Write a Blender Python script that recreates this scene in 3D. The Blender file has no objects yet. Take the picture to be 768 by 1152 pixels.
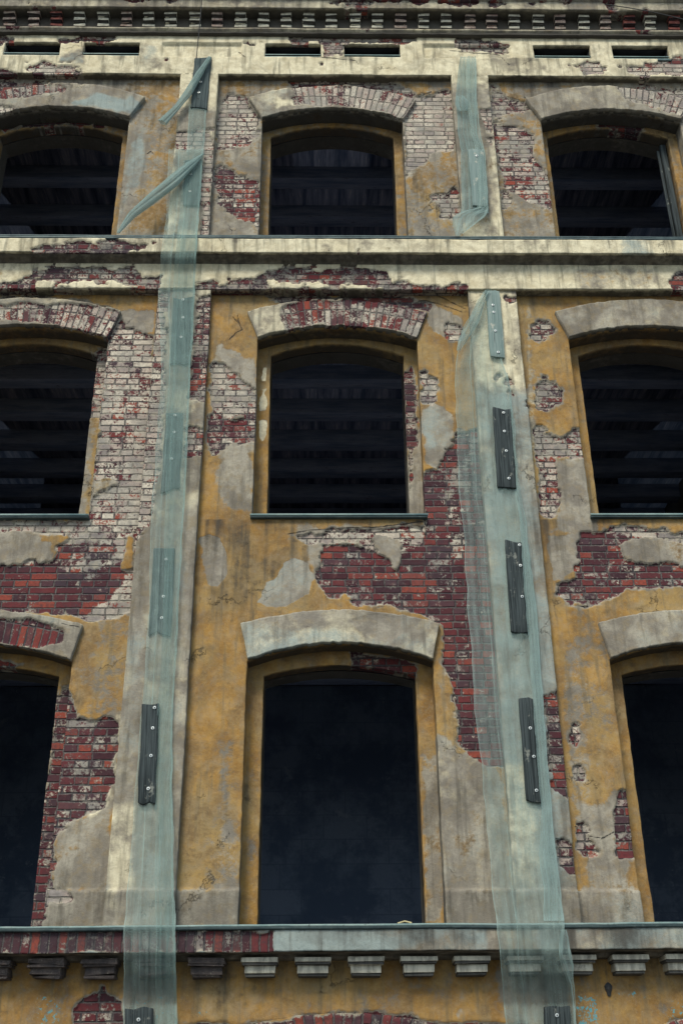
import bpy, math, random
import numpy as np
from mathutils import Matrix, Vector
random.seed(7); rng = np.random.RandomState(11)
scene = bpy.context.scene
COL = scene.collection

# ------------------------------------------------------------------ camera
F = 1250.; CX, CY = 384., 576.; D = 10.; CH = 2.2
def nrm(v): return v / np.linalg.norm(v)
Zc = nrm(np.array([362 - CX, CY + 1780, -F])); Xc = np.array([85616., -205., -F]); Xc = nrm(Xc - Xc.dot(Zc) * Zc)
Yc = np.cross(Zc, Xc); M = np.stack([Xc, Yc, Zc], 1)
def W(px, py, y=0.):                      # point of the wall plane y seen at photo pixel
    d = M.T @ np.array([px - CX, CY - py, -F]); t = (y + D) / d[1]
    p = np.array([0, -D, CH]) + t * d
    return p[0], p[2]
def P3(px, py, y):
    x, z = W(px, py, y); return (x, y, z)
def proj(X, Y, Z):
    c = np.stack([X, Y + D, Z - CH], -1) @ M.T
    return CX + F * c[..., 0] / (-c[..., 2]), CY - F * c[..., 1] / (-c[..., 2])
cam = bpy.data.cameras.new('camera'); co = bpy.data.objects.new('camera', cam); COL.objects.link(co)
cam.sensor_fit = 'VERTICAL'; cam.sensor_height = 36; cam.lens = F / 1152 * 36; cam.clip_end = 500
R = M.T
co.matrix_world = Matrix([[*R[0], 0], [*R[1], -D], [*R[2], CH], [0, 0, 0, 1]])
scene.camera = co

# ------------------------------------------------------------------ noise / sdf helpers
TAB = rng.rand(256, 256)
def vnoise(x, z, s, off=0):
    x = np.asarray(x) / s + 37.3 + off; z = np.asarray(z) / s + 91.7 + off * 1.7
    xi = np.floor(x).astype(int); zi = np.floor(z).astype(int); fx = x - xi; fz = z - zi
    fx = fx * fx * (3 - 2 * fx); fz = fz * fz * (3 - 2 * fz)
    a = TAB[xi % 256, zi % 256]; b = TAB[(xi + 1) % 256, zi % 256]; c = TAB[xi % 256, (zi + 1) % 256]; d = TAB[(xi + 1) % 256, (zi + 1) % 256]
    return (a * (1 - fx) + b * fx) * (1 - fz) + (c * (1 - fx) + d * fx) * fz
def fbm(x, z, s, n=4, off=0):
    v = 0; a = .5; t = 0
    for k in range(n):
        v = v + a * vnoise(x, z, s / 2 ** k, off + 13 * k); t += a; a *= .55
    return v / t * 2 - 1
def sstep(a, b, v):
    t = np.clip((v - a) / (b - a), 0, 1); return t * t * (3 - 2 * t)
def sdf(poly, px, py, marg):
    """signed distance (positive inside) in photo pixels, only near the polygon; -marg elsewhere"""
    P = np.array(poly, float); out = np.full(px.shape, -float(marg))
    m = (px > P[:, 0].min() - marg) & (px < P[:, 0].max() + marg) & (py > P[:, 1].min() - marg) & (py < P[:, 1].max() + marg)
    if not m.any(): return out
    x = px[m]; y = py[m]; d2 = np.full(x.shape, 1e9); ins = np.zeros(x.shape, bool)
    for i in range(len(P)):
        ax, ay = P[i - 1]; bx, by = P[i]; ex, ey = bx - ax, by - ay
        L = ex * ex + ey * ey + 1e-9
        t = np.clip(((x - ax) * ex + (y - ay) * ey) / L, 0, 1)
        d2 = np.minimum(d2, (x - ax - t * ex) ** 2 + (y - ay - t * ey) ** 2)
        c = ((ay > y) != (by > y)) & (x < (bx - ax) * (y - ay) / (by - ay + 1e-12) + ax)
        ins ^= c
    d = np.sqrt(d2); out[m] = np.maximum(np.where(ins, d, -d), -marg)
    return out
def pdist(line, px, py, marg=6):
    P = np.array(line, float); out = np.full(px.shape, float(marg))
    m = (px > P[:, 0].min() - marg) & (px < P[:, 0].max() + marg) & (py > P[:, 1].min() - marg) & (py < P[:, 1].max() + marg)
    if not m.any(): return out
    x = px[m]; y = py[m]; d2 = np.full(x.shape, float(marg) ** 2)
    for i in range(1, len(P)):
        ax, ay = P[i - 1]; bx, by = P[i]; ex, ey = bx - ax, by - ay
        t = np.clip(((x - ax) * ex + (y - ay) * ey) / (ex * ex + ey * ey + 1e-9), 0, 1)
        d2 = np.minimum(d2, (x - ax - t * ex) ** 2 + (y - ay - t * ey) ** 2)
    out[m] = np.sqrt(d2); return out

# ------------------------------------------------------------------ damage map (photo pixels on the wall)
F_, PI_, BA, HO, FR, LE, GR = 'field', 'pilaster', 'band', 'hood', 'frame', 'ledge', 'ground'
# (polygon, lime residue 0..1, grime 0..1, layers)
BRICK = [
 # upper storey
 ([(-60,92),(40,94),(70,97),(73,103),(60,106),(40,108),(0,113),(-60,118)], .45,.3,(F_,HO)),
 ([(242,135),(247,118),(257,110),(264,107),(276,112),(285,122),(293,134),(294,150),(284,165),(270,171),(243,171)], .75,.1,(F_,)),
 ([(240,194),(250,186),(258,190),(265,198),(294,203),(294,261),(275,251),(260,238),(243,231)], .42,.15,(F_,)),
 ([(455,125),(466,112),(480,108),(507,106),(512,150),(509,168),(491,172),(474,187),(455,201)], .92,.05,(F_,)),
 ([(489,222),(502,218),(512,211),(516,218),(516,245),(497,244)], .7,.1,(F_,)),
 ([(550,94),(558,98),(572,113),(590,119),(596,124),(586,126),(560,134),(550,130)], .6,.2,(F_,)),
 ([(553,138),(570,143),(588,148),(600,154),(601,180),(615,198),(621,236),(609,238),(590,225),(570,214),(558,180)], .6,.1,(F_,)),
 ([(563,213),(573,218),(575,233),(565,236)], .8,.2,(F_,)),
 ([(689,97),(768,98),(850,99),(850,160),(790,140),(768,132),(735,122),(704,112)], .72,.2,(F_,HO)),
 ([(320,94),(445,97),(466,106),(470,114),(452,136),(430,126),(400,121),(375,119),(345,120),(333,119),(326,112),(331,104)], .72,.12,(HO,)),
 ([(322,90),(443,92),(466,108),(440,112),(330,104)], .55,.2,(F_,)),
 ([(-60,118),(10,120),(22,124),(0,128),(-60,132)], .8,.1,(HO,)),
 # band with the vent slots
 ([(31,72),(50,71),(80,73),(88,80),(97,84),(60,86),(30,83)], .85,.2,(BA,)),
 ([(-40,82),(30,83),(60,85),(60,92),(-40,92)], .2,.3,(BA,)),
 ([(62,43),(90,41),(129,43),(130,50),(66,50)], .3,.3,(BA,)),
 ([(-10,43),(16,42),(16,50),(-10,50)], .3,.3,(BA,)),
 ([(325,41),(400,41),(470,42),(470,50),(386,51),(386,65),(363,65),(361,51),(330,50)], .6,.3,(BA,)),
 ([(641,75),(660,71),(675,67),(681,77),(678,86),(655,86),(648,80)], .85,.15,(BA,)),
 ([(703,76),(720,72),(768,66),(850,64),(850,88),(703,86)], .8,.2,(BA,)),
 ([(752,66),(768,66),(850,66),(850,74),(754,74)], .1,.2,(BA,)),
 ([(512,44),(550,45),(570,54),(574,66),(570,60),(540,56),(512,57)], .6,.4,(BA,)),
 # ledge B fascia
 ([(37,281),(48,274),(75,275),(100,273),(150,274),(175,275),(155,284),(120,287),(45,287)], .35,.45,(LE,)),
 # band under ledge B
 ([(-60,322),(20,318),(35,311),(42,303),(63,300),(100,302),(150,301),(160,312),(172,314),(182,311),(184,331),(-60,331)], .42,.25,(BA,)),
 ([(217,334),(219,322),(228,320),(240,318),(256,320),(280,317),(290,311),(300,303),(330,301),(360,304),(390,300),(423,302),(434,308),(438,320),(450,318),(483,324),(526,321),(527,334)], .5,.5,(BA,)),
 ([(510,322),(520,319),(528,320),(528,336),(515,333)], .5,.5,(BA,)),
 ([(568,334),(580,332),(581,343),(571,344)], .2,.2,(BA,PI_)),
 ([(752,312),(768,306),(850,300),(850,331),(768,330),(758,326)], .3,.4,(BA,)),
 # pilasters
 ([(213,430),(215,400),(222,350),(219,332),(244,330),(240,365),(237,410),(232,455),(210,450)], .45,.25,(PI_,)),
 ([(209,482),(232,482),(229,512),(208,515)], .55,.2,(PI_,)),
 ([(170,330),(190,330),(188,400),(184,470),(172,580),(164,600),(150,615),(140,620),(150,560),(165,450)], .72,.2,(PI_,)),
 ([(198,148),(240,146),(241,265),(226,265),(228,170),(198,171)], .8,.3,('pilup',)),
 ([(540,124),(553,124),(553,170),(548,150)], .8,.3,('pilup',)),
 ([(610,788),(640,770),(636,840),(640,905),(622,890),(612,840)], .3,.3,(PI_,)),
 ([(622,945),(632,942),(648,955),(652,985),(640,985),(628,970)], .4,.4,(PI_,)),
 ([(566,422),(575,428),(577,445),(570,442)], .5,.3,(PI_,)),
 # middle storey, left bay
 ([(-80,350),(0,344),(60,342),(105,344),(135,352),(136,356),(120,385),(100,376),(60,366),(0,362),(-80,362)], .62,.2,(HO,)),
 ([(-80,335),(30,335),(92,336),(110,344),(136,354),(120,360),(-80,345)], .3,.3,(F_,)),
 ([(117,390),(125,375),(137,362),(140,371),(172,380),(175,440),(172,520),(165,600),(152,640),(150,690),(100,702),(70,690),(0,688),(-80,690),(-80,585),(98,585),(104,560),(112,440)], .72,.12,(F_,)),
 ([(-80,633),(30,632),(70,634),(80,640),(136,634),(138,655),(130,668),(90,695),(0,690),(-80,690)], .1,.25,('red',F_)),
 ([(60,612),(130,608),(138,632),(60,634)], .28,.2,('red',F_)),
 ([(104,398),(120,390),(120,430),(112,470),(98,478)], .6,.2,(FR,)),
 ([(4,143),(40,137),(70,135),(110,138),(122,142),(120,147),(70,141),(30,144),(6,150)], .1,.2,(FR,)),([(672,143),(690,138),(712,139),(724,145),(716,149),(690,146)], .1,.2,(FR,)),
 # lower storey, left bay
 ([(-80,690),(0,698),(30,697),(60,702),(74,712),(72,722),(40,730),(20,728),(-80,716)], .12,.15,(HO,)),
 ([(-80,738),(10,741),(24,748),(20,753),(-80,752)], .1,.1,(FR,)),
 ([(77,775),(84,790),(88,808),(100,812),(125,808),(134,820),(131,850),(129,880),(126,893),(117,908),(90,922),(65,934),(58,1000),(50,1034),(30,1045),(58,860)], .28,.25,(F_,)),
 ([(48,905),(57,850),(68,770),(90,775),(86,900),(60,1045),(20,1045)], .25,.3,(FR,)),
 ([(47,1000),(70,1002),(88,1006),(82,1015),(50,1014)], .85,.1,(F_,)),
 # middle storey, centre bay
 ([(237,412),(245,408),(254,412),(262,420),(287,440),(290,470),(262,474),(240,468),(236,440)], .72,.15,(F_,)),
 ([(234,470),(245,464),(262,472),(290,466),(290,496),(262,502),(240,512),(232,500)], .5,.5,(F_,)),
 ([(318,345),(340,338),(380,336),(430,337),(470,343),(484,350),(474,384),(450,374),(420,368),(380,365),(345,368),(322,372),(316,356)], .55,.15,(HO,)),
 ([(320,342),(380,334),(440,335),(482,346),(482,352),(430,346),(380,342),(322,349)], .15,.3,('red',HO)),
 ([(300,333),(436,331),(484,345),(482,352),(440,345),(320,344)], .3,.4,(F_,)),
 ([(498,368),(504,362),(520,366),(520,386),(506,384)], .8,.1,(F_,)),
 ([(472,420),(480,419),(489,428),(491,445),(487,458),(472,456)], .7,.15,(F_,)),
 ([(452,420),(462,414),(469,440),(468,500),(462,550),(453,480)], .3,.2,(FR,)),
 ([(477,528),(492,530),(503,508),(516,488),(548,480),(554,640),(562,740),(566,866),(542,862),(516,835),(514,800),(508,770),(498,745),(499,705),(470,692),(440,682),(400,682),(388,672),(372,674),(357,650),(362,620),(362,612),(400,612),(440,626),(472,606),(478,596),(474,560)], .16,.25,(F_,)),
 ([(330,603),(380,596),(430,594),(478,592),(478,612),(440,630),(400,612),(350,612)], .75,.15,(F_,)),
 ([(500,560),(515,520),(522,560),(520,640),(498,600)], .42,.2,('red',F_)),
 ([(225,606),(236,603),(246,607),(253,625),(254,645),(244,658),(230,658),(224,640)], 0,0,('none',)),
 ([(396,735),(420,737),(450,742),(472,752),(468,762),(440,757),(396,750)], .1,.2,(FR,)),
 # middle storey, right bay
 ([(598,362),(604,359),(616,362),(623,372),(614,382),(606,387),(598,385),(596,372)], .5,.5,(F_,)),
 ([(601,434),(611,426),(624,428),(632,440),(629,455),(614,464),(603,460)], .6,.3,(F_,)),
 ([(599,482),(607,481),(614,486),(629,492),(645,488),(654,486),(660,514),(640,516),(626,520),(625,535),(629,565),(621,584),(609,580),(604,530)], .68,.2,(F_,)),
 ([(648,614),(656,602),(684,594),(710,600),(734,606),(768,618),(850,640),(850,680),(768,662),(734,660),(704,665),(684,677),(659,686),(640,680),(626,668),(626,658),(644,655),(650,635)], .22,.25,(F_,)),
 ([(674,596),(700,592),(768,600),(850,600),(850,620),(768,612),(710,603)], .7,.2,(F_,)),
 ([(642,816),(648,814),(652,825),(648,842),(642,836)], .7,.3,(F_,)),
 ([(646,864),(652,861),(657,868),(655,880),(648,878)], .7,.3,(F_,)),
 ([(699,895),(704,890),(712,880),(716,965),(709,968),(689,962),(690,915)], .28,.3,(F_,)),
 ([(648,927),(656,925),(662,930),(664,945),(674,960),(664,968),(654,964),(649,955)], .5,.3,(F_,)),
 # ledge A and ground storey
 ([(-90,1045),(150,1045),(308,1046),(310,1072),(-90,1072)], .22,.6,('ledA',)),
 ([(84,1136),(92,1126),(100,1122),(110,1118),(117,1112),(124,1118),(137,1124),(141,1170),(84,1170)], .25,.3,(GR,)),
 ([(750,1150),(768,1146),(850,1140),(850,1170),(750,1170)], .3,.3,(GR,)),
 ([(190,1152),(296,1151),(330,1144),(400,1139),(460,1144),(500,1151),(600,1152),(600,1200),(190,1200)], .15,.5,(GR,)),
]
# plaster that survives on top of a brick area
REMAIN = [
 ([(-60,598),(30,599),(68,604),(66,622),(60,632),(30,634),(-60,634)], (F_,)),
 ([(104,542),(116,537),(131,542),(120,551),(106,558)], (F_,)),
 ([(46,600),(80,600),(80,611),(62,614),(48,610)], (F_,)),
 ([(140,616),(150,600),(152,640),(138,640)], (F_,)),
 ([(-30,596),(0,600),(0,660),(-30,660)], (F_,)),
 ([(-80,300),(30,305),(20,316),(-80,319)], (BA,)),
 ([(40,313),(60,318),(150,320),(166,324),(140,327),(40,325)], (BA,)),
 ([(300,315),(345,318),(400,322),(430,326),(300,326)], (BA,)),
 ([(416,604),(440,606),(452,612),(450,630),(446,648),(440,630),(425,622)], (F_,)),
 ([(694,612),(734,604),(768,614),(850,630),(850,640),(768,636),(734,634),(704,632)], (F_,)),
]
CRACK = [
 ([(262,358),(270,366),(272,372),(264,376),(258,383)],(F_,)),([(270,366),(267,356)],(F_,)),
 ([(325,602),(345,598),(384,595),(430,593),(475,588)],(F_,)),([(485,106),(470,110),(458,122)],(F_,)),
 ([(443,107),(470,110),(500,111),(507,104)],(F_,)),([(489,223),(500,222),(512,210)],(F_,)),
 ([(166,176),(170,173),(173,176)],(F_,)),([(589,110),(606,134)],(F_,)),([(274,115),(294,134)],(F_,)),
 ([(646,930),(662,940),(676,943),(690,936)],(F_,)),([(478,328),(500,338),(524,349)],(F_,)),
 ([(441,344),(480,340),(520,352)],(F_,)),([(237,469),(246,466),(264,473),(284,468)],(F_,)),
 ([(210,483),(232,484)],(PI_,)),([(622,943),(640,950),(646,958)],(PI_,)),
 ([(612,790),(630,780)],(PI_,)),([(405,120),(402,125),(415,127)],(LE,)),
 
 ([(90,706),(70,702)],(HO,)),([(200,130),(200,170)],(F_,)),([(506,60),(560,64),(572,75)],(BA,)),
 ([(268,60),(275,66)],(BA,)),([(330,62),(400,70),(402,74)],(BA,)),
]
# (polygon, {channel: value}, softness px, layers)  channels o ochre, c cream, t teal grey, d dirt and painted shade, h grey render
TINT = [
 ([(70,118),(110,108),(150,112),(160,120),(149,134),(120,124)], dict(o=0,t=.75),3,(HO,F_)),
 ([(150,150),(164,146),(166,190),(158,205),(148,218),(132,262),(136,230)], dict(o=0,t=.55),5,(F_,)),
 ([(60,95),(120,92),(150,100),(100,106)], dict(o=.1,c=.4,t=.3),4,(F_,)),
 ([(150,96),(204,92),(204,265),(140,265),(160,200),(168,140)], dict(o=.48),10,(F_,)),
 ([(247,94),(325,92),(325,104),(247,108)], dict(o=.48),3,(F_,)),
 ([(444,96),(507,96),(506,106),(470,112),(448,105)], dict(o=.58),2,(F_,)),
 ([(456,205),(475,190),(492,175),(512,172),(512,262),(460,262)], dict(o=.48),6,(F_,)),
 ([(256,185),(294,196),(294,205),(264,200)], dict(o=.5),4,(F_,)),
 ([(550,100),(590,100),(610,140),(622,260),(555,262),(560,200),(605,190)], dict(o=.45),8,(F_,)),
 ([(555,94),(640,95),(640,98),(590,110),(570,108)], dict(o=.48),3,(F_,)),
 # middle storey centre
 ([(238,375),(262,395),(289,405),(289,445),(262,425),(245,412),(237,415)], dict(o=.12,h=.7),5,(F_,)),
 ([(262,480),(290,495),(288,575),(252,578),(240,540),(245,505)], dict(o=.12,h=.6),9,(F_,)),
 ([(235,445),(288,470),(288,476),(240,474)], dict(o=.1,h=.5),4,(F_,)),
  ([(290,678),(298,655),(312,650),(320,636),(332,628),(346,634),(352,650),(346,668),(334,672),(322,683),(300,684)], dict(o=0,t=.45,h=.5),2,(F_,)),
 ([(300,586),(360,586),(360,612),(352,622),(325,606)], dict(o=.35),6,(F_,)),
 ([(482,344),(500,348),(520,362),(522,386),(498,380),(480,366)], dict(o=0,h=1,L=1),2,(F_,)),
 ([(474,462),(490,455),(506,466),(508,500),(497,530),(477,526)], dict(o=0,t=.42,h=.6),4,(F_,)),
 ([(478,594),(508,592),(500,640),(330,640),(330,600),(400,590)], dict(o=.15,h=.8),4,(F_,)),
 ([(220,800),(232,780),(236,1000),(224,1010)], dict(o=.55,h=.2),8,(F_,)),
 ([(240,840),(262,835),(272,1000),(240,1010)], dict(o=.45,h=.4),14,(F_,)),
 ([(490,742),(507,742),(506,800),(498,830),(490,832)], dict(o=.6),4,(F_,)),
 ([(488,828),(500,826),(512,850),(560,850),(575,1005),(490,1005)], dict(o=.05,c=.35,t=.25,d=.15),6,(F_,)),
 ([(500,870),(530,860),(545,900),(530,960),(505,980)], dict(o=.3,h=.6),12,(F_,)),
 ([(238,560),(290,590),(285,700),(250,720),(220,690)], dict(o=1.),14,(F_,)),
 ([(223,606),(236,602),(247,607),(255,625),(255,646),(245,660),(229,659),(223,640)], dict(o=-.3,h=.8,t=.1,L=1),1,(F_,)),
 ([(296,414),(301,414),(300,430),(295,430)], dict(o=0,c=.9),2,(FR,)),([(294,438),(300,438),(299,462),(293,462)], dict(o=0,c=.9),2,(FR,)),([(293,475),(299,475),(298,500),(292,500)], dict(o=0,c=.9),2,(FR,)),
 ([(455,500),(478,480),(482,585),(455,585)], dict(o=.1,h=.6,t=.1,d=.1),6,(FR,)),([(474,850),(500,850),(500,1040),(476,1040)], dict(o=.3,h=.6,d=.15),10,(FR,)),([(276,860),(292,860),(292,1040),(270,1040)], dict(o=.7,h=.6,d=.15),10,(FR,)),
 ([(84,430),(112,470),(100,585),(80,585)], dict(o=.3,h=.6,d=.1),8,(FR,)),
 ([(240,585),(330,585),(345,640),(290,690),(240,700),(225,670),(262,640)], dict(d=.27,o=1.2),12,(F_,)),([(290,678),(298,655),(312,650),(320,636),(332,628),(346,634),(352,650),(346,668),(334,672),(322,683),(300,684)], dict(o=-.2,t=.4,h=.6,d=0),2,(F_,)),([(223,606),(236,602),(247,607),(255,625),(255,646),(245,660),(229,659),(223,640)], dict(o=-.3,h=.8,d=.1),1,(F_,)),([(228,380),(240,340),(270,345),(262,356),(240,400)], dict(o=1.1),6,(F_,)),([(205,720),(224,600),(236,680),(226,990),(205,1000)], dict(o=1.3,d=0),6,(F_,)),([(636,700),(690,690),(700,800),(690,890),(650,900),(640,800)], dict(o=.7,h=.4),12,(F_,)),
 # left bay
 ([(100,336),(180,335),(180,352),(150,346),(120,345)], dict(o=.9),3,(F_,)),
 ([(120,362),(138,350),(174,353),(174,376),(150,374),(118,392)], dict(o=0,h=1,L=1),3,(F_,)),
 ([(60,590),(60,640),(-60,640),(-60,590)], dict(o=.1,h=.6),4,(F_,)),
 ([(44,598),(82,598),(82,613),(46,612)], dict(o=.7,c=.2),2,(F_,)),
 ([(98,690),(150,685),(146,800),(130,808),(86,806),(80,745)], dict(o=.62,h=.3),5,(F_,)),
 ([(120,818),(140,800),(130,900),(100,925)], dict(o=0,c=.6),4,(F_,)),
 ([(60,935),(128,900),(122,1005),(60,1005)], dict(o=.22,h=.5),8,(F_,)),
 ([(102,540),(132,538),(130,552),(104,560)], dict(o=.35,h=.5),2,(F_,)),
 # right bay
 ([(610,518),(655,514),(668,560),(672,600),(620,600),(628,560)], dict(o=.12,h=.6),8,(F_,)),
 ([(590,330),(600,330),(598,400),(604,480),(598,600),(590,500)], dict(o=.45,c=.5),5,(F_,)),
 ([(616,605),(652,600),(650,635),(632,655),(620,655)], dict(o=.1,h=.8),2,(F_,)),
 ([(690,608),(768,600),(850,610),(850,640),(690,638)], dict(o=.2,h=.8),2,(F_,)),
 ([(640,690),(684,668),(700,676),(680,705),(660,700)], dict(o=.75,c=.25),5,(F_,)),
 ([(632,760),(645,700),(655,720),(660,900),(640,900)], dict(o=.5,h=.4),10,(F_,)),
 ([(645,900),(700,900),(712,1005),(650,1005)], dict(o=.2,h=.5,t=.2),10,(F_,)),
 ([(646,960),(664,955),(668,1000),(650,1000)], dict(o=.7),6,(F_,)),
 # plinth zone
 ([(-60,1000),(850,1000),(850,1045),(-60,1045)], dict(o=.10,h=.3,d=.32),7,(F_,PI_)),
 ([(650,1004),(720,1004),(724,1045),(655,1045)], dict(t=.3,d=.2),4,(F_,)),
 # pilasters
 ([(198,120),(245,120),(245,262),(200,262)], dict(c=.25,o=.1,h=.4,d=.15),10,('pilup',)),
 ([(505,100),(556,100),(556,262),(505,262)], dict(c=.3,o=.2,h=.5,d=.1),10,('pilup',)),
 ([(170,330),(240,330),(232,600),(165,600)], dict(c=.4,h=.4),14,(PI_,)),
 ([(145,590),(228,580),(224,700),(150,690)], dict(c=.15,h=.5,d=.35),12,(PI_,)),
 ([(205,600),(222,600),(222,760),(208,760)], dict(o=.1,h=.7,d=.4),5,(PI_,)),
 
 ([(530,330),(580,330),(596,600),(540,600)], dict(c=.85,d=0),14,(PI_,)),
 ([(535,440),(600,440),(655,1005),(560,1005)], dict(c=.30,t=.55,d=.12),22,(PI_,)),([(120,600),(215,600),(200,1005),(118,1005)], dict(c=.30,t=.35,d=.2),10,(PI_,)),([(560,860),(600,860),(605,1000),(570,1000)], dict(c=.6,t=.4,d=.0),10,(PI_,)),
 ([(594,560),(612,560),(618,640),(600,640)], dict(h=.7,d=.35,c=.2),8,(PI_,)),
 ([(120,905),(150,903),(152,1000),(122,1005)], dict(c=.62,t=0,d=0.05),5,(PI_,)),([(150,600),(170,590),(168,690),(148,690)], dict(c=.1,t=.1,d=.5),6,(PI_,)),
 # bands
 ([(640,300),(740,300),(750,326),(650,330)], dict(c=.5,o=.35,h=.4),8,(BA,)),
 ([(-60,295),(40,296),(0,320),(-60,320)], dict(c=.6,o=.3),6,(BA,)),
 ([(63,62),(95,60),(95,72),(66,74)], dict(t=.6,c=.3),5,(BA,)),
 ([(155,50),(183,50),(183,80),(160,84)], dict(t=.4,c=.5),6,(BA,)),
 ([(550,62),(600,62),(640,80),(700,84),(560,86)], dict(t=.2,c=.5),8,(BA,)),
 # hoods
 ([(270,700),(330,706),(400,712),(490,716),(490,745),(270,750)], dict(t=.5,c=.45),8,(HO,)),
 ([(395,700),(420,690),(450,695),(451,712),(438,722),(412,716)], dict(h=1,t=0,c=0,o=.15,L=1),1.5,(HO,)),
 ([(272,690),(300,688),(400,684),(420,692),(330,704),(280,716)], dict(o=.2,h=.8),4,(HO,)),
 ([(280,350),(316,345),(322,372),(290,384)], dict(c=.6,h=.3,L=1),2,(HO,)),
 ([(288,100),(330,98),(322,118),(296,128)], dict(c=.45,t=.3),6,(HO,)),
 ([(310,112),(332,110),(332,118),(314,120)], dict(c=.95),4,(HO,)),
 ([(704,712),(850,690),(850,760),(690,740)], dict(t=.35,c=.35),8,(HO,)),
 # ledges
 ([(270,272),(330,272),(330,288),(270,288)], dict(c=.8),10,(LE,)),
 ([(700,270),(730,270),(740,290),(700,290)], dict(t=.5),5,(LE,)),
 ([(308,1045),(470,1045),(470,1075),(308,1075)], dict(t=.85,c=.1,d=.1),10,('ledA',)),
 ([(550,1045),(580,1045),(570,1075),(555,1075)], dict(c=.4,t=0),6,('ledA',)),
 # ground
 ([(200,1100),(300,1095),(300,1160),(200,1160)], dict(o=.85),12,(GR,)),
 ([(560,1095),(610,1095),(615,1160),(570,1160)], dict(o=.25,h=.7,d=.1),6,(GR,)),
 ([(600,1095),(640,1095),(642,1160),(606,1160)], dict(o=.25,h=.4,d=.55),6,(GR,)),
 ([(138,1095),(200,1095),(200,1160),(140,1160)], dict(o=.2,h=.8,d=.15),5,(GR,)),
]
FLECK = [([(645,1120),(672,1118),(674,1160),(648,1160)],.5),([(690,1116),(730,1114),(732,1124),(692,1126)],.35),([(40,1118),(75,1126),(70,1160),(45,1160)],.4),([(150,1118),(192,1116),(192,1150),(150,1150)],.35),([(212,1124),(240,1130),(240,1148),(214,1144)],.3),([(750,1125),(768,1125),(768,1150),(750,1150)],.4)]
BASE = {  # default tints by layer
 'field': dict(o=1.0,c=.0,t=.0,d=.0,h=.3), 'fieldup': dict(o=.30,c=.08,t=.08,d=.14,h=.5), 'pilaster': dict(o=.0,c=.35,t=.2,d=.12,h=.3),
 'pilup': dict(o=.05,c=.75,t=.05,d=.05,h=.3), 'band': dict(o=.08,c=.92,t=.05,d=.0,h=.1), 'hood': dict(o=.08,c=.3,t=.25,d=.08,h=.5),
 'frame': dict(o=1.2,c=0,t=0,d=.0,h=.4), 'frameup': dict(o=.62,c=.15,t=0,d=.12,h=.6), 'ledge': dict(o=.12,c=.7,t=.15,d=.05,h=.2),
 'ledA': dict(o=0,c=.25,t=.5,d=.3,h=.3), 'ground': dict(o=.82,c=0,t=0,d=.05,h=.4), 'under': dict(o=.1,c=.1,t=.05,d=.55,h=.5), 'cornice': dict(o=.05,c=.45,t=.15,d=.2,h=.5), 'dentil_shade': dict(o=.0,c=.0,t=.0,d=1.1,h=.5),
 'lining': dict(o=.03,c=.0,t=.2,d=.85,h=.5)}

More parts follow.
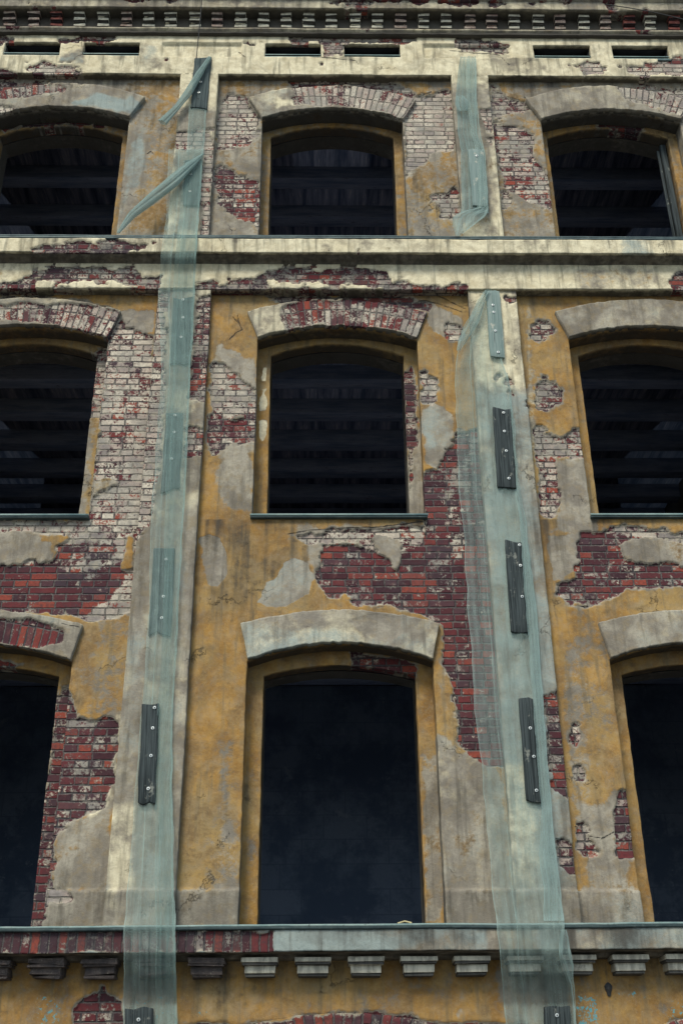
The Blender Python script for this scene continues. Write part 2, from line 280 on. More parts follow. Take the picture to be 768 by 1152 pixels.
def fields(X, Y, Z, layer, thick=.024):
    px, py = proj(X, Y, Z)
    lay = {'fieldup': 'field', 'frameup': 'frame', 'pilup': 'pilup'}.get(layer, layer)
    n1 = fbm(X, Z, .16, 5); n2 = fbm(X, Z, .7, 4, 5); row_ = np.floor(Z / .0755).astype(int); n5 = TAB[(np.floor(X / .13 + .5 * (row_ % 2)).astype(int)) % 256, (row_ * 7) % 256] - .5; n4 = fbm(X, Z, .055, 3, 9)
    pl = np.full(px.shape, 9.); wh = np.full(px.shape, .28 if lay in ('cornice', 'dentil_shade') else .5); gr = np.full(px.shape, .2)
    for poly, w, g, ls in BRICK:
        if lay not in ls: continue
        d = sdf(poly, px, py, 12)
        d = d + (n1 * 4.2 + n2 * 2 + n4 * 2.2 + n5 * 4.2 * (lay != 'hood')) * (d > -11.9)
        m = d > -3
        k = sstep(-2, 4, d)
        wh = wh * (1 - k) + w * k; gr = gr * (1 - k) + g * k
        if 'red' not in ls: pl = np.minimum(pl, -d)
    for poly, ls in REMAIN:
        if lay not in ls: continue
        d = sdf(poly, px, py, 10); d = d + (n1 * 4.5 + n4 * 2.2 + n5 * 3) * (d > -9.9)
        pl = np.maximum(pl, np.where(d > -9.5, d, -99))
    # small random losses
    n3 = fbm(X, Z, .33, 5, 21)
    rl = {'hood': .62, 'band': .62, 'field': .72, 'pilaster': .66, 'pilup': .6, 'ledge': .6, 'cornice': .3, 'ledA': .6}.get(lay, .8)
    pl = np.minimum(pl, (rl - n3) * 28)
    ck = np.full(px.shape, 6.)
    for line, ls in CRACK:
        if lay in ls: ck = np.minimum(ck, pdist(line, px + n1 * 1.5, py + n2 * 2.5))
    ch = {k: np.full(px.shape, float(v)) for k, v in BASE[layer].items()}; Lf = np.zeros(px.shape)
    for poly, vals, soft, ls in TINT:
        if lay not in ls: continue
        d = sdf(poly, px, py, soft + 6); d = d + (n1 * min(soft * 1.5 + 1.5, 7) + n2 * soft * .5) * (d > -(soft + 5.9))
        k = sstep(-soft - .5, soft + .5, d)
        for c, v in vals.items():
            if c == 'L': pl = np.where(k > .5, np.minimum(pl, 9), pl); Lf = np.maximum(Lf, k)
            else: ch[c] = ch[c] * (1 - k) + v * k
    if lay in ('field', 'ground', 'pilaster', 'pilup', 'band', 'ledge', 'ledA', 'frame', 'hood'):
        s1 = fbm(X, Z * .06, .13, 4, 33); s2 = fbm(X, Z * .1, .5, 3, 44)
        for zt, ln, am in ((7.46, .55, .8), (10.35, .35, .5), (13.86, .30, .5), (14.19, .2, .5), (10.95, .16, .5), (3.46, .15, .6), (3.25, .35, .6)):
            if zt == 7.46 and lay != 'field': continue
            dz = zt - Z; ch['d'] = ch['d'] + am * np.exp(-np.clip(dz, 0, 9) / ln) * (dz > 0) * np.clip(.25 + s1 * 1.2 + s2 * .8, 0, 1)
    vA = .45 if lay == 'ledA' else .22
    ch['t'] = ch['t'] + fbm(X, Z, .28, 4, 51) * vA; ch['c'] = ch['c'] + fbm(X, Z, .35, 4, 57) * vA; ch['d'] = ch['d'] + fbm(X, Z, .42, 5, 63) * vA * 1.2
    fk = np.zeros(px.shape)
    if lay == 'ground':
        for poly, v in FLECK:
            d = sdf(poly, px, py, 10); fk = np.maximum(fk, v * sstep(-6, 4, d))
    plm = sstep(-.7, .7, pl)
    relief = plm * thick - Lf * .006 + n2 * .004 + n1 * .0025 - (1 - plm) * .004 * n3
    # lip where plaster curls away just above a loss
    if lay in ('field', 'pilaster'):
        relief = relief + .03 * sstep(1000, 1003.5, py + n2) * (py < 1100)
    return pl, wh, gr, ck, ch, fk, relief

# ------------------------------------------------------------------ mesh builders
def set_attrs(me, A, B, C, bk):
    for nme, arr in (('pa', A), ('pb', B), ('pc', C)):
        a = me.attributes.new(nme, 'FLOAT_COLOR', 'POINT'); a.data.foreach_set('color', arr.astype(np.float32).ravel())
    a = me.attributes.new('bk', 'FLOAT_VECTOR', 'POINT'); a.data.foreach_set('vector', bk.astype(np.float32).ravel())
def np_mesh(name, V, Q, smooth=False):
    me = bpy.data.meshes.new(name)
    me.vertices.add(len(V)); me.vertices.foreach_set('co', V.astype(np.float32).ravel())
    me.loops.add(Q.size); me.loops.foreach_set('vertex_index', Q.astype(np.int32).ravel())
    me.polygons.add(len(Q)); me.polygons.foreach_set('loop_start', np.arange(0, Q.size, 4, dtype=np.int32))
    me.update(calc_edges=True); me.validate()
    return me
def link(name, me, mat, parent=None):
    o = bpy.data.objects.new(name, me); COL.objects.link(o)
    if mat: me.materials.append(mat)
    if parent: o.parent = parent
    return o
def relief(name, X, Z, y0, layer, mat, parent, hole=None, skirt=.1, thick=.024, skd=.8, bk=None, flatedge=True):
    """wall surface from a structured grid: row index i up, column j right"""
    m, n = X.shape
    y0a = np.broadcast_to(np.asarray(y0, float), X.shape)
    pl, wh, gr, ck, ch, fk, rel = fields(X, y0a, Z, layer, thick)
    Y = y0a - rel
    X = X + fbm(X, Z, .09, 3, 71) * .005 + fbm(X, Z, .5, 3, 73) * .006; Z = Z + fbm(X, Z, .09, 3, 75) * .005 + fbm(X, Z, .6, 3, 77) * .006
    keep = np.ones((m - 1, n - 1), bool) if hole is None else ~hole
    if bk is None: bk = np.stack([X, Z, 0 * X], -1)
    V = [np.stack([X, Y, Z], -1).reshape(-1, 3)]; BK = [bk.reshape(-1, 3)]; SRC = [np.arange(m * n)]; DD = [np.zeros(m * n)]
    idx = np.arange(m * n).reshape(m, n)
    i, j = np.nonzero(keep)
    Q = [np.stack([idx[i, j], idx[i, j + 1], idx[i + 1, j + 1], idx[i + 1, j]], 1)]
    K = np.zeros((m + 1, n + 1), bool); K[1:-1, 1:-1] = keep; base = m * n
    nst = max(1, int(round(skirt / .04))) if skirt > .08 else 1
    def strip(a, b, flip, vert):      # arrays of vertex ids
        nonlocal base
        u = np.unique(np.concatenate([a, b])); mp = np.full(m * n, -1); mp[u] = np.arange(len(u))
        vv = V[0][u]; bb = BK[0][u]; prev = u; 
        for s in range(1, nst + 1):
            v2 = vv.copy(); t = s / nst
            v2[:, 1] = vv[:, 1] * (1 - t) + (y0a.reshape(-1)[u] + skirt) * t
            b2 = bb.copy(); dd = (v2[:, 1] - vv[:, 1])
            if vert: b2[:, 0] += dd
            else: b2[:, 1] += dd
            V.append(v2); BK.append(b2); SRC.append(u); DD.append(np.full(len(u), (.2 if vert else skd) * min(1, t * 3)))  # undersides and reveals darkened: soot plus shade painted into the colour
            cur = base + np.arange(len(u)); base += len(u)
            pa_ = prev[mp[a]]; pb_ = prev[mp[b]]; ca = cur[mp[a]]; cb = cur[mp[b]]
            q = np.stack([pa_, pb_, cb, ca], 1)
            Q.append(q[:, ::-1] if flip else q); prev = cur
    # horizontal edges between cell rows: vertex (i,j)-(i,j+1)
    up = K[1:, 1:-1]; dn = K[:-1, 1:-1]
    for cond, fl in ((up & ~dn, True), (dn & ~up, False)):
        i, j = np.nonzero(cond)
        if len(i): strip(idx[i, j], idx[i, j + 1], fl, False)
    rt = K[1:-1, 1:]; lf = K[1:-1, :-1]
    for cond, fl in ((rt & ~lf, False), (lf & ~rt, True)):
        i, j = np.nonzero(cond)
        if len(i): strip(idx[i, j], idx[i + 1, j], fl, True)
    V = np.concatenate(V); BK = np.concatenate(BK); Q = np.concatenate(Q); SRC = np.concatenate(SRC); DD = np.concatenate(DD)
    A = np.stack([np.clip(pl / 8 + .5, 0, 1), wh, gr, np.clip(ck / 6, 0, 1)], -1).reshape(-1, 4)
    B = np.stack([ch['o'], ch['c'], ch['t'], ch['d']], -1).reshape(-1, 4)
    C = np.stack([ch['h'], fk, 0 * fk, 0 * fk + 1], -1).reshape(-1, 4)
    used = np.zeros(len(V), bool); used[Q.ravel()] = True; remap = np.cumsum(used) - 1
    V = V[used]; BK = BK[used]; SRC = SRC[used]; DD = DD[used]; Q = remap[Q]
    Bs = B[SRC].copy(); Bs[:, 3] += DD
    me = np_mesh(name, V, Q); set_attrs(me, A[SRC], Bs, C[SRC], BK)
    return link(name, me, mat, parent)
def lines(breaks, step):
    out = [breaks[0]]
    for a, b in zip(breaks[:-1], breaks[1:]):
        k = max(1, int(math.ceil((b - a) / step - 1e-6))); out += [a + (b - a) * t / k for t in range(1, k + 1)]
    return np.array(out)
def arcz(x, xc, hw, spring, apex):
    s = apex - spring; Rr = (hw * hw + s * s) / (2 * s)
    dx = np.clip(np.abs(x - xc), 0, hw); return apex - Rr + np.sqrt(Rr * Rr - dx * dx)
def arch_grid(x0, x1, z0, z1, openings, step):
    """grid whose rows bend onto every arch; openings: (xc,hw,sill,spring,apex), stacked lists of rows sharing the same row breaks"""
    rows = sorted({(o[2], o[3], o[4]) for o in openings})
    xb = sorted({x0, x1} | {round(o[0] - o[1], 5) for o in openings} | {round(o[0] + o[1], 5) for o in openings})
    xs = lines(xb, step); br = [z0]
    for s, sp, ap in rows: br += [s, sp]
    br.append(z1)
    cnt = [max(1, int(math.ceil((b - a) / step))) for a, b in zip(br[:-1], br[1:])]
    cols = []
    for x in xs:
        bz = [z0]
        for s, sp, ap in rows:
            a = sp
            for o in openings:
                if (o[2], o[3], o[4]) == (s, sp, ap) and abs(x - o[0]) <= o[1] + 1e-4: a = float(arcz(x, o[0], o[1], sp, ap))
            bz += [s, a]
        bz.append(z1)
        c = [z0]
        for k, (a, b) in enumerate(zip(bz[:-1], bz[1:])): c += [a + (b - a) * t / cnt[k] for t in range(1, cnt[k] + 1)]
        cols.append(c)
    Z = np.array(cols).T; X = np.broadcast_to(xs, Z.shape).copy()
    hole = np.zeros((Z.shape[0] - 1, Z.shape[1] - 1), bool); cs = np.concatenate([[0], np.cumsum(cnt)])
    xm = (xs[:-1] + xs[1:]) / 2
    for r, (s, sp, ap) in enumerate(rows):
        for o in openings:
            if (o[2], o[3], o[4]) != (s, sp, ap): continue
            cj = np.nonzero(np.abs(xm - o[0]) < o[1])[0]
            hole[cs[2 * r + 1]:cs[2 * r + 2], cj[0]:cj[-1] + 1] = True
    return X, Z, hole
def rect_grid(x0, x1, z0, z1, step):
    xs = lines([x0, x1], step); zs = lines([z0, z1], step); X, Z = np.meshgrid(xs, zs); return X, Z

def box(V, Q, x0, x1, y0, y1, z0, z1):
    b = len(V)
    V += [(x0,y0,z0),(x1,y0,z0),(x1,y1,z0),(x0,y1,z0),(x0,y0,z1),(x1,y0,z1),(x1,y1,z1),(x0,y1,z1)]
    Q += [[b+i for i in q] for q in ((0,1,5,4),(1,2,6,5),(2,3,7,6),(3,0,4,7),(4,5,6,7),(3,2,1,0))]
def simple(name, V, Q, mat, parent=None, bevel=0, layer=None, bkf=None):
    V = np.array(V, float); Q = np.array(Q)
    me = np_mesh(name, V, Q)
    if layer:
        pl, wh, gr, ck, ch, fk, rel = fields(V[:, 0], V[:, 1], V[:, 2], layer)
        o1 = np.ones(len(V))
        set_attrs(me, np.stack([np.clip(pl / 8 + .5, 0, 1), wh, gr, np.clip(ck / 6, 0, 1)], -1), np.stack([ch['o'], ch['c'], ch['t'], ch['d']], -1),
                  np.stack([ch['h'], fk, 0 * fk, o1], -1), np.stack([V[:, 0] , V[:, 2] + V[:, 1], 0 * o1], -1) if bkf is None else bkf(V))
    o = link(name, me, mat, parent)
    if bevel:
        md = o.modifiers.new('bevel', 'BEVEL'); md.width = bevel; md.segments = 2; md.limit_method = 'ANGLE'
    return o

# ------------------------------------------------------------------ shader expression helper
class S:
    def __init__(s, nt, sock): s.nt = nt; s.k = sock
    def _m(s, op, *o, clamp=False):
        n = s.nt.nodes.new('ShaderNodeMath'); n.operation = op; n.use_clamp = clamp
        for i, v in enumerate((s,) + o):
            if isinstance(v, S): s.nt.links.new(v.k, n.inputs[i])
            else: n.inputs[i].default_value = v
        return S(s.nt, n.outputs[0])
    def __add__(s, o): return s._m('ADD', o)
    def __radd__(s, o): return s._m('ADD', o)
    def __sub__(s, o): return s._m('SUBTRACT', o)
    def __rsub__(s, o): return (s * -1.) + o
    def __mul__(s, o): return s._m('MULTIPLY', o)
    def __rmul__(s, o): return s._m('MULTIPLY', o)
    def __truediv__(s, o): return s._m('DIVIDE', o)
    def floor(s): return s._m('FLOOR')
    def fract(s): return s._m('FRACT')
    def mod(s, v): return s._m('FLOORED_MODULO', v)
    def gt(s, v): return s._m('GREATER_THAN', v)
    def abs(s): return s._m('ABSOLUTE')
    def min(s, v): return s._m('MINIMUM', v)
    def max(s, v): return s._m('MAXIMUM', v)
    def clamp(s): return s._m('ADD', 0., clamp=True)
    def ss(s, a, b):
        n = s.nt.nodes.new('ShaderNodeMapRange'); n.interpolation_type = 'SMOOTHSTEP'
        s.nt.links.new(s.k, n.inputs[0]); n.inputs[1].default_value = a; n.inputs[2].default_value = b; return S(s.nt, n.outputs[0])
class G:
    def __init__(g, name):
        g.mat = bpy.data.materials.new(name); g.mat.use_nodes = True; g.nt = g.mat.node_tree; g.nt.nodes.clear()
        g.out = g.nt.nodes.new('ShaderNodeOutputMaterial')
    def node(g, t): return g.nt.nodes.new(t)
    def lk(g, a, b): g.nt.links.new(a.k if isinstance(a, S) else a, b)
    def attr(g, nme):
        n = g.node('ShaderNodeAttribute'); n.attribute_name = nme; return n
    def sep(g, vec):
        n = g.node('ShaderNodeSeparateXYZ'); g.lk(vec, n.inputs[0]); return [S(g.nt, n.outputs[i]) for i in range(3)]
    def comb(g, x, y, z=0.):
        n = g.node('ShaderNodeCombineXYZ')
        for i, v in enumerate((x, y, z)):
            if isinstance(v, S): g.lk(v, n.inputs[i])
            else: n.inputs[i].default_value = v
        return S(g.nt, n.outputs[0])
    def noise(g, vec, scale, detail=4, rough=.6, dist=0.):
        n = g.node('ShaderNodeTexNoise'); g.lk(vec, n.inputs['Vector']); n.inputs['Scale'].default_value = scale
        n.inputs['Detail'].default_value = detail; n.inputs['Roughness'].default_value = rough; n.inputs['Distortion'].default_value = dist
        return S(g.nt, n.outputs['Fac'])
    def white(g, x, y, z=0.):
        n = g.node('ShaderNodeTexWhiteNoise'); n.noise_dimensions = '3D'; g.lk(g.comb(x, y, z), n.inputs['Vector'])
        return S(g.nt, n.outputs['Value'])
    def mix(g, f, a, b, mode='MIX'):
        n = g.node('ShaderNodeMix'); n.data_type = 'RGBA'; n.blend_type = mode
        for v, i in ((f, 0), (a, 6), (b, 7)):
            if isinstance(v, S): g.lk(v, n.inputs[i])
            elif isinstance(v, tuple): n.inputs[i].default_value = (*v, 1)
            else: n.inputs[i].default_value = v
        return S(g.nt, n.outputs[2])
    def vscale(g, vec, x, y, z):
        n = g.node('ShaderNodeMapping'); g.lk(vec, n.inputs[0]); n.inputs['Scale'].default_value = (x, y, z); return S(g.nt, n.outputs[0])
    def bsdf(g, col, rough, bump=None, bstr=1., bdist=.01, metal=0., spec=.3):
        p = g.node('ShaderNodeBsdfPrincipled')
        for v, k in ((col, 'Base Color'), (rough, 'Roughness')):
            if isinstance(v, S): g.lk(v, p.inputs[k])
            elif isinstance(v, tuple): p.inputs[k].default_value = (*v, 1)
            else: p.inputs[k].default_value = v
        p.inputs['Metallic'].default_value = metal; p.inputs['Specular IOR Level'].default_value = spec
        if bump is not None:
            b = g.node('ShaderNodeBump'); b.inputs['Strength'].default_value = bstr; b.inputs['Distance'].default_value = bdist
            g.lk(bump, b.inputs['Height']); g.lk(b.outputs[0], p.inputs['Normal'])
        return p
    def end(g, p): g.lk(p.outputs[0], g.out.inputs[0]); return g.mat

def masonry(name, vouss=False):
    g = G(name); pos = S(g.nt, g.node('ShaderNodeNewGeometry').outputs['Position'])
    a = g.attr('pa'); b = g.attr('pb'); c = g.attr('pc'); k = g.attr('bk')
    pl, wh, gr = g.sep(a.outputs['Color']); ck = S(g.nt, a.outputs['Alpha'])
    oc, cr, te = g.sep(b.outputs['Color']); dr = S(g.nt, b.outputs['Alpha'])
    hh, fk, _ = g.sep(c.outputs['Color']); u, v, _z = g.sep(k.outputs['Vector'])
    nS = g.noise(pos, 3.2, 6, .65); nM = g.noise(pos, 11, 5, .65); nF = g.noise(pos, 45, 4, .7); nG = g.noise(pos, 160, 2, .6); nL = g.noise(pos, 1.1, 4, .6)
    stk = g.noise(g.vscale(pos, 9, 9, .8), 1.5, 4, .6)
    # --- bricks
    un = u + (nM - .5) * .016 + (nF - .5) * .010; vn = v + (g.noise(pos, 9, 3, .6) - .5) * .014 + (nF - .5) * .008
    ch_, bl_ = .0755, .262
    r = (vn / ch_); row = r.floor(); fv = r.fract(); par = row.mod(2.)
    if vouss: par = par * 0. + row.mod(2.) * 0.
    bl = par * (-bl_ / 2) + bl_
    cc = un / bl + par * .25 + g.white(row, 3.3) * .12; col = cc.floor(); fu = cc.fract()
    du = (fu - .5).abs() * -1. + .5; dv = (fv - .5).abs() * -1. + .5
    jw = (nM - .5) * .020 + (nF - .5) * .012 + .0065
    d = (du * bl).min(dv * ch_) - jw
    brick = d.ss(-.004, .006)
    r1 = g.white(row, col, 1.7); r2 = g.white(row, col, 7.1); r3 = g.white(row, col, 4.4)
    bc = g.mix(r1.ss(.0, .6), (.045, .018, .024), (.125, .028, .031)); bc = g.mix(r1.ss(.6, .95), bc, (.27, .062, .040))
    bc = g.mix((r2.ss(.72, .9)) * .7, bc, (.055, .045, .055))
    bc = g.mix(nF.ss(.35, .75) * .6, bc, (.07, .026, .026)); bc = g.mix(nM.ss(.5, .7) * .35, bc, (.17, .07, .06))
    wn = nM * .9 + nS * .8 + nF * .8
    wm = (wh * 1.1 + (wn - 1.25) * 2.3 + (r3 - .5) * .45).ss(.36, .74)
    wcol = g.mix(nF.ss(.3, .65), (.24, .215, .18), (.74, .68, .54)); wcol = g.mix(r2.ss(.3, 1.) * .5, wcol, (.30, .19, .175)); wcol = g.mix(nS.ss(.45, .65) * .45, wcol, (.26, .29, .28))
    wcol = g.mix(r1.ss(.7, 1.) * .5, wcol, (.5, .45, .36))
    bc = g.mix(wm * .90, bc, wcol)
    bc = g.mix((r2 * -1. + 1.).ss(.82, 1.) * gr.ss(.1, .6) * .8, bc, (.035, .035, .04))
    mc = g.mix(nF.ss(.3, .7), (.055, .05, .052), (.15, .135, .12)); mc = g.mix((wh * .9 + (wn - 1.25) * 3.2).ss(.50, .85) * .85, mc, (.40, .37, .29))
    mc = g.mix((nM * .5 + r3 * .5).ss(.5, .75) * .7, mc, (.035, .035, .042))
    bcol = g.mix(brick, mc, bc)
    bcol = g.mix(gr * nS.ss(.3, .7) * .85, bcol, (.04, .04, .046))
    bcol = g.mix((nS * .5 + nF * .5).ss(.46, .62) * .5, bcol, (.05, .04, .046))
    bcol = g.mix(((nS * .5 + nM * .5).ss(.56, .62)) * (wh.ss(.1, .7) * .8 + .1), bcol, (.30, .27, .215))
    # --- plaster
    pc = g.mix(nS.ss(.38, .62), (.185, .165, .130), (.37, .34, .265)); pc = g.mix(nF.ss(.35, .75) * .4, pc, (.15, .13, .105)); pc = g.mix(nM.ss(.48, .62) * .4, pc, (.25, .19, .10))
    pc = g.mix((hh * nL.ss(.25, .65)) * .35, pc, (.30, .275, .24))
    crm = g.mix(nM.ss(.3, .7), (.52, .46, .31), (.76, .70, .50)); crm = g.mix(stk.ss(.5, .75) * .5, crm, (.36, .34, .24)); crm = g.mix(nF.ss(.5, .8) * .35, crm, (.30, .28, .2))
    crm = g.mix(nL.ss(.5, .7) * .35, crm, (.55, .46, .27))
    pc = g.mix((cr + (nS - .5) * .9 + (nM - .5) * .5).ss(.3, .75) * .95, pc, crm)
    tcl = g.mix(nM, (.19, .25, .25), (.34, .40, .37))
    pc = g.mix((te + (nS - .5) * .8 + (nF - .5) * .4).ss(.3, .7) * .85, pc, tcl)
    ocl = g.mix(nS.ss(.35, .65), (.24, .125, .032), (.43, .245, .062)); nQ = g.noise(pos, 2.1, 5, .7, .6)
    ocl = g.mix(nQ.ss(.42, .60) * .75, ocl, (.185, .118, .052)); ocl = g.mix(nL.ss(.47, .62) * .45, ocl, (.33, .25, .11)); ocl = g.mix(stk.ss(.46, .66) * .35, ocl, (.32, .235, .11))
    ocl = g.mix((nM * .5 + nQ * .5).ss(.54, .62) * .55, ocl, (.15, .10, .055)); ocl = g.mix(nF.ss(.45, .75) * .35, ocl, (.40, .30, .14))
    om = (oc * .92 + (nS - .5) * 1.1 + (nM - .5) * .8 + (nF - .5) * .4 + (nQ - .5) * .9).ss(.30, .62)
    om = om * (pl + (nM - .5) * 1.1 + (nS - .5) * .9).ss(.50, .88)
    pc = g.mix(om * (nM.ss(.3, .6) * .25 + .72), pc, ocl)
    spk = g.noise(pos, 26, 5, .75)
    pc = g.mix((spk.ss(.66, .70)) * .55, pc, (.42, .40, .32))
    pc = g.mix((g.noise(pos, 34, 5, .8).ss(.64, .69)) * .6, pc, (.07, .065, .06))
    pc = g.mix(((spk + fk * .42).ss(.72, .76)) * fk.ss(.05, .2), pc, (.10, .30, .34))
    dm = (dr + (nS - .5) * 1.3 + (stk - .5) * .9 + (nM - .5) * .5).ss(.08, .85)
    pc = g.mix(dm * .85, pc, (.045, .042, .038))
    pc = g.mix(stk.ss(.5, .7) * .38, pc, (.075, .068, .055))
    pc = g.mix((nQ * -1. + 1.).ss(.5, .64) * .30, pc, (.07, .062, .05))
    ckm = ((ck + (nF - .5) * .16 + (nM - .5) * .25).ss(.03, .15) * -1. + 1.)
    pc = g.mix(ckm * .8, pc, (.03, .03, .03))
    vo = g.node('ShaderNodeTexVoronoi'); vo.feature = 'DISTANCE_TO_EDGE'; vo.inputs['Scale'].default_value = 1.25
    px_, py_, pz_ = g.sep(pos); g.lk(g.comb(px_ + (nM - .5) * .35 + (nF - .5) * .06, py_, pz_ + (nS - .5) * .7 + (nF - .5) * .08), vo.inputs['Vector'])
    hl = (S(g.nt, vo.outputs['Distance']).ss(.0015, .008) * -1. + 1.) * nL.ss(.56, .62)
    pc = g.mix(hl * .5, pc, (.035, .033, .03))
    # mask with fine ragged edge
    pm = (pl + (nF - .5) * .10 + (nG - .5) * .05).ss(.485, .515)
    edge = ((pl - .53).abs() * -1. + .06).ss(.0, .05)
    pc = g.mix(edge * nM.ss(.3, .6) * .55, pc, (.33, .31, .26))
    low = ((pl - .44).abs() * -1. + .06).ss(.0, .05)
    bcol = g.mix((low * .6 - .35).max(0.) , bcol, (.045, .04, .04))  # dark rim on the brick paints the shadow of the plaster edge
    smr = (pl + (nM - .5) * 1.6 + (nS - .5) * .8 + (nF - .5) * .6).ss(.34, .62); bcol = g.mix(smr * .8, bcol, g.mix(nF, (.20, .175, .13), (.42, .385, .30)))
    col_ = g.mix(pm, bcol, pc)
    hb = brick * .55 + (nF * .35) + r2 * .5 * brick + wm * .15
    hp = nM * .35 + nF * .35 + nG * .15 + om * .12 + ckm * -.8 + hl * -.5 + (nS * .5)
    n = g.node('ShaderNodeMix'); g.lk(pm, n.inputs[0]); g.lk(hb, n.inputs[2]); g.lk(hp, n.inputs[3])
    return g.end(g.bsdf(col_, .92, S(g.nt, n.outputs[0]), 1., .012, spec=.15))
MAS = masonry('weathered_masonry'); VOU = masonry('arch_masonry', True)

def plain(name, c1, c2, scale=8, rough=.8, metal=0., vs=(1, 1, 1), bump=.006, c3=None, spec=.3):
    g = G(name); pos = S(g.nt, g.node('ShaderNodeNewGeometry').outputs['Position']); pv = g.vscale(pos, *vs)
    n1 = g.noise(pv, scale, 6, .65); n2 = g.noise(pv, scale * 5, 4, .7)
    c = g.mix(n1.ss(.3, .7), c1, c2)
    if c3: c = g.mix((n2 * .6 + n1 * .4).ss(.55, .68), c, c3)
    return g.end(g.bsdf(c, rough, n1 * .5 + n2 * .5, 1., bump, metal, spec))
FLASH = plain('zinc_flashing', (.035, .055, .06), (.08, .115, .115), 5, .55, .3, (1, 1, 1), .003, (.16, .19, .17))
LIP = plain('pale_flashing_edge', (.12, .19, .19), (.22, .29, .27), 7, .6, .2, (1, 1, 1), .003, (.07, .09, .09))
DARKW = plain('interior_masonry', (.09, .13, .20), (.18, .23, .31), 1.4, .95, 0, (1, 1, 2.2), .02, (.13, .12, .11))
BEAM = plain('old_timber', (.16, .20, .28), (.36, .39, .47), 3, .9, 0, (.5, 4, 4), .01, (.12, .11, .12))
RECESS_SHADE = plain('painted_recess_shade', (.006, .007, .009), (.015, .016, .018), 6, .95)  # near-black colour standing in for shade inside the vent slots
BOARDC = plain('ceiling_boards', (.05, .07, .12), (.28, .28, .34), 2.2, .9, 0, (5, .4, 1), .01, (.5, .46, .44))
GROUND = plain('cobbled_ground', (.07, .07, .068), (.12, .12, .11), 6, .95, 0, (1, 1, 1), .03)
ROOFM = plain('roof_metal', (.05, .05, .05), (.09, .085, .08), 3, .7)
PLANK = None
def plank_mat(name, c1, c2, c3):
    g = G(name); tc = g.node('ShaderNodeTexCoord'); pos = S(g.nt, tc.outputs['Object'])
    oi = S(g.nt, g.node('ShaderNodeObjectInfo').outputs['Random'])
    px, py, pz = g.sep(pos); pv = g.comb(px * 75. + oi * 50., py * 10., pz * 1.6 + oi * 31.)
    n1 = g.noise(pv, 1., 5, .6, .4); n2 = g.noise(pos, 14, 5, .7); n3 = g.noise(g.comb(px * 5. + oi * 9., py, pz * 2.5 + oi * 17.), 1.3, 5, .7)
    c = g.mix(n1.ss(.35, .65), c1, c2); c = g.mix((n3 * .6 + n2 * .4).ss(.55, .62) * .8, c, c3)
    c = g.mix(n1.ss(.62, .72) * .8, c, (.012, .014, .016))
    return g.end(g.bsdf(c, .85, n1 * .7 + n2 * .4, 1., .0035, spec=.2))
PLK_D = plank_mat('weathered_plank', (.012, .017, .019), (.055, .07, .072), (.22, .23, .20))
PLK_W = plank_mat('painted_plank', (.13, .19, .18), (.22, .28, .26), (.45, .44, .36))
PLK_T = plank_mat('green_grey_plank', (.025, .04, .043), (.075, .10, .10), (.015, .02, .022))
WASH = plain('washer_metal', (.45, .50, .50), (.65, .68, .66), 20, .4, .4)
HEADM = plain('nail_head', (.03, .03, .03), (.06, .06, .06), 20, .5, .5)
WIREM = plain('wire', (.02, .022, .024), (.05, .05, .05), 20, .6)

def net_mat(name, a0, a1, col):
    g = G(name); k = g.attr('bk'); u, v, w = g.sep(k.outputs['Vector'])
    st = g.noise(g.comb(u * 22., v * .5), 1., 5, .65); sp = g.noise(g.comb(u, v), 7, 4, .6); fine = g.noise(g.comb(u * 130., v * 3.), 1., 2, .5)
    hor = g.noise(g.comb(u * 4., v * 160.), 1., 2, .5)
    al = st.ss(.3, .7) * (a1 - a0) + a0 + (fine - .5) * .10 + (hor - .5) * .10 + (sp - .5) * .22 + w
    c = g.mix(sp, tuple(x * .8 for x in col), tuple(min(1, x * 1.15) for x in col)); c = g.mix(st.ss(.5, .75) * .3, c, (.50, .62, .56))
    d = g.node('ShaderNodeBsdfDiffuse'); t = g.node('ShaderNodeBsdfTranslucent'); g.lk(c, d.inputs[0]); g.lk(c, t.inputs[0])
    m1 = g.node('ShaderNodeMixShader'); m1.inputs[0].default_value = .3; g.lk(d.outputs[0], m1.inputs[1]); g.lk(t.outputs[0], m1.inputs[2])
    tr = g.node('ShaderNodeBsdfTransparent'); m2 = g.node('ShaderNodeMixShader'); g.lk(al.clamp(), m2.inputs[0])
    g.lk(tr.outputs[0], m2.inputs[1]); g.lk(m1.outputs[0], m2.inputs[2])
    g.lk(m2.outputs[0], g.out.inputs[0]); return g.mat
NETA = net_mat('mesh_netting', .18, .42, (.38, .51, .47)); NETC = net_mat('second_net_layer', .10, .26, (.27, .42, .39)); NETB = net_mat('folded_netting', .34, .62, (.29, .40, .38))

# ------------------------------------------------------------------ building
def empty(name, loc=(0, 0, 0)):
    o = bpy.data.objects.new(name, None); COL.objects.link(o); o.location = loc; return o
B = empty('derelict_building')
B['label'] = 'derelict brick facade with peeling ochre plaster and rows of empty arched windows'; B['category'] = 'building'
YF, YR = .10, .30
XC = [-3.29, .16, 3.64]; HWO = .892
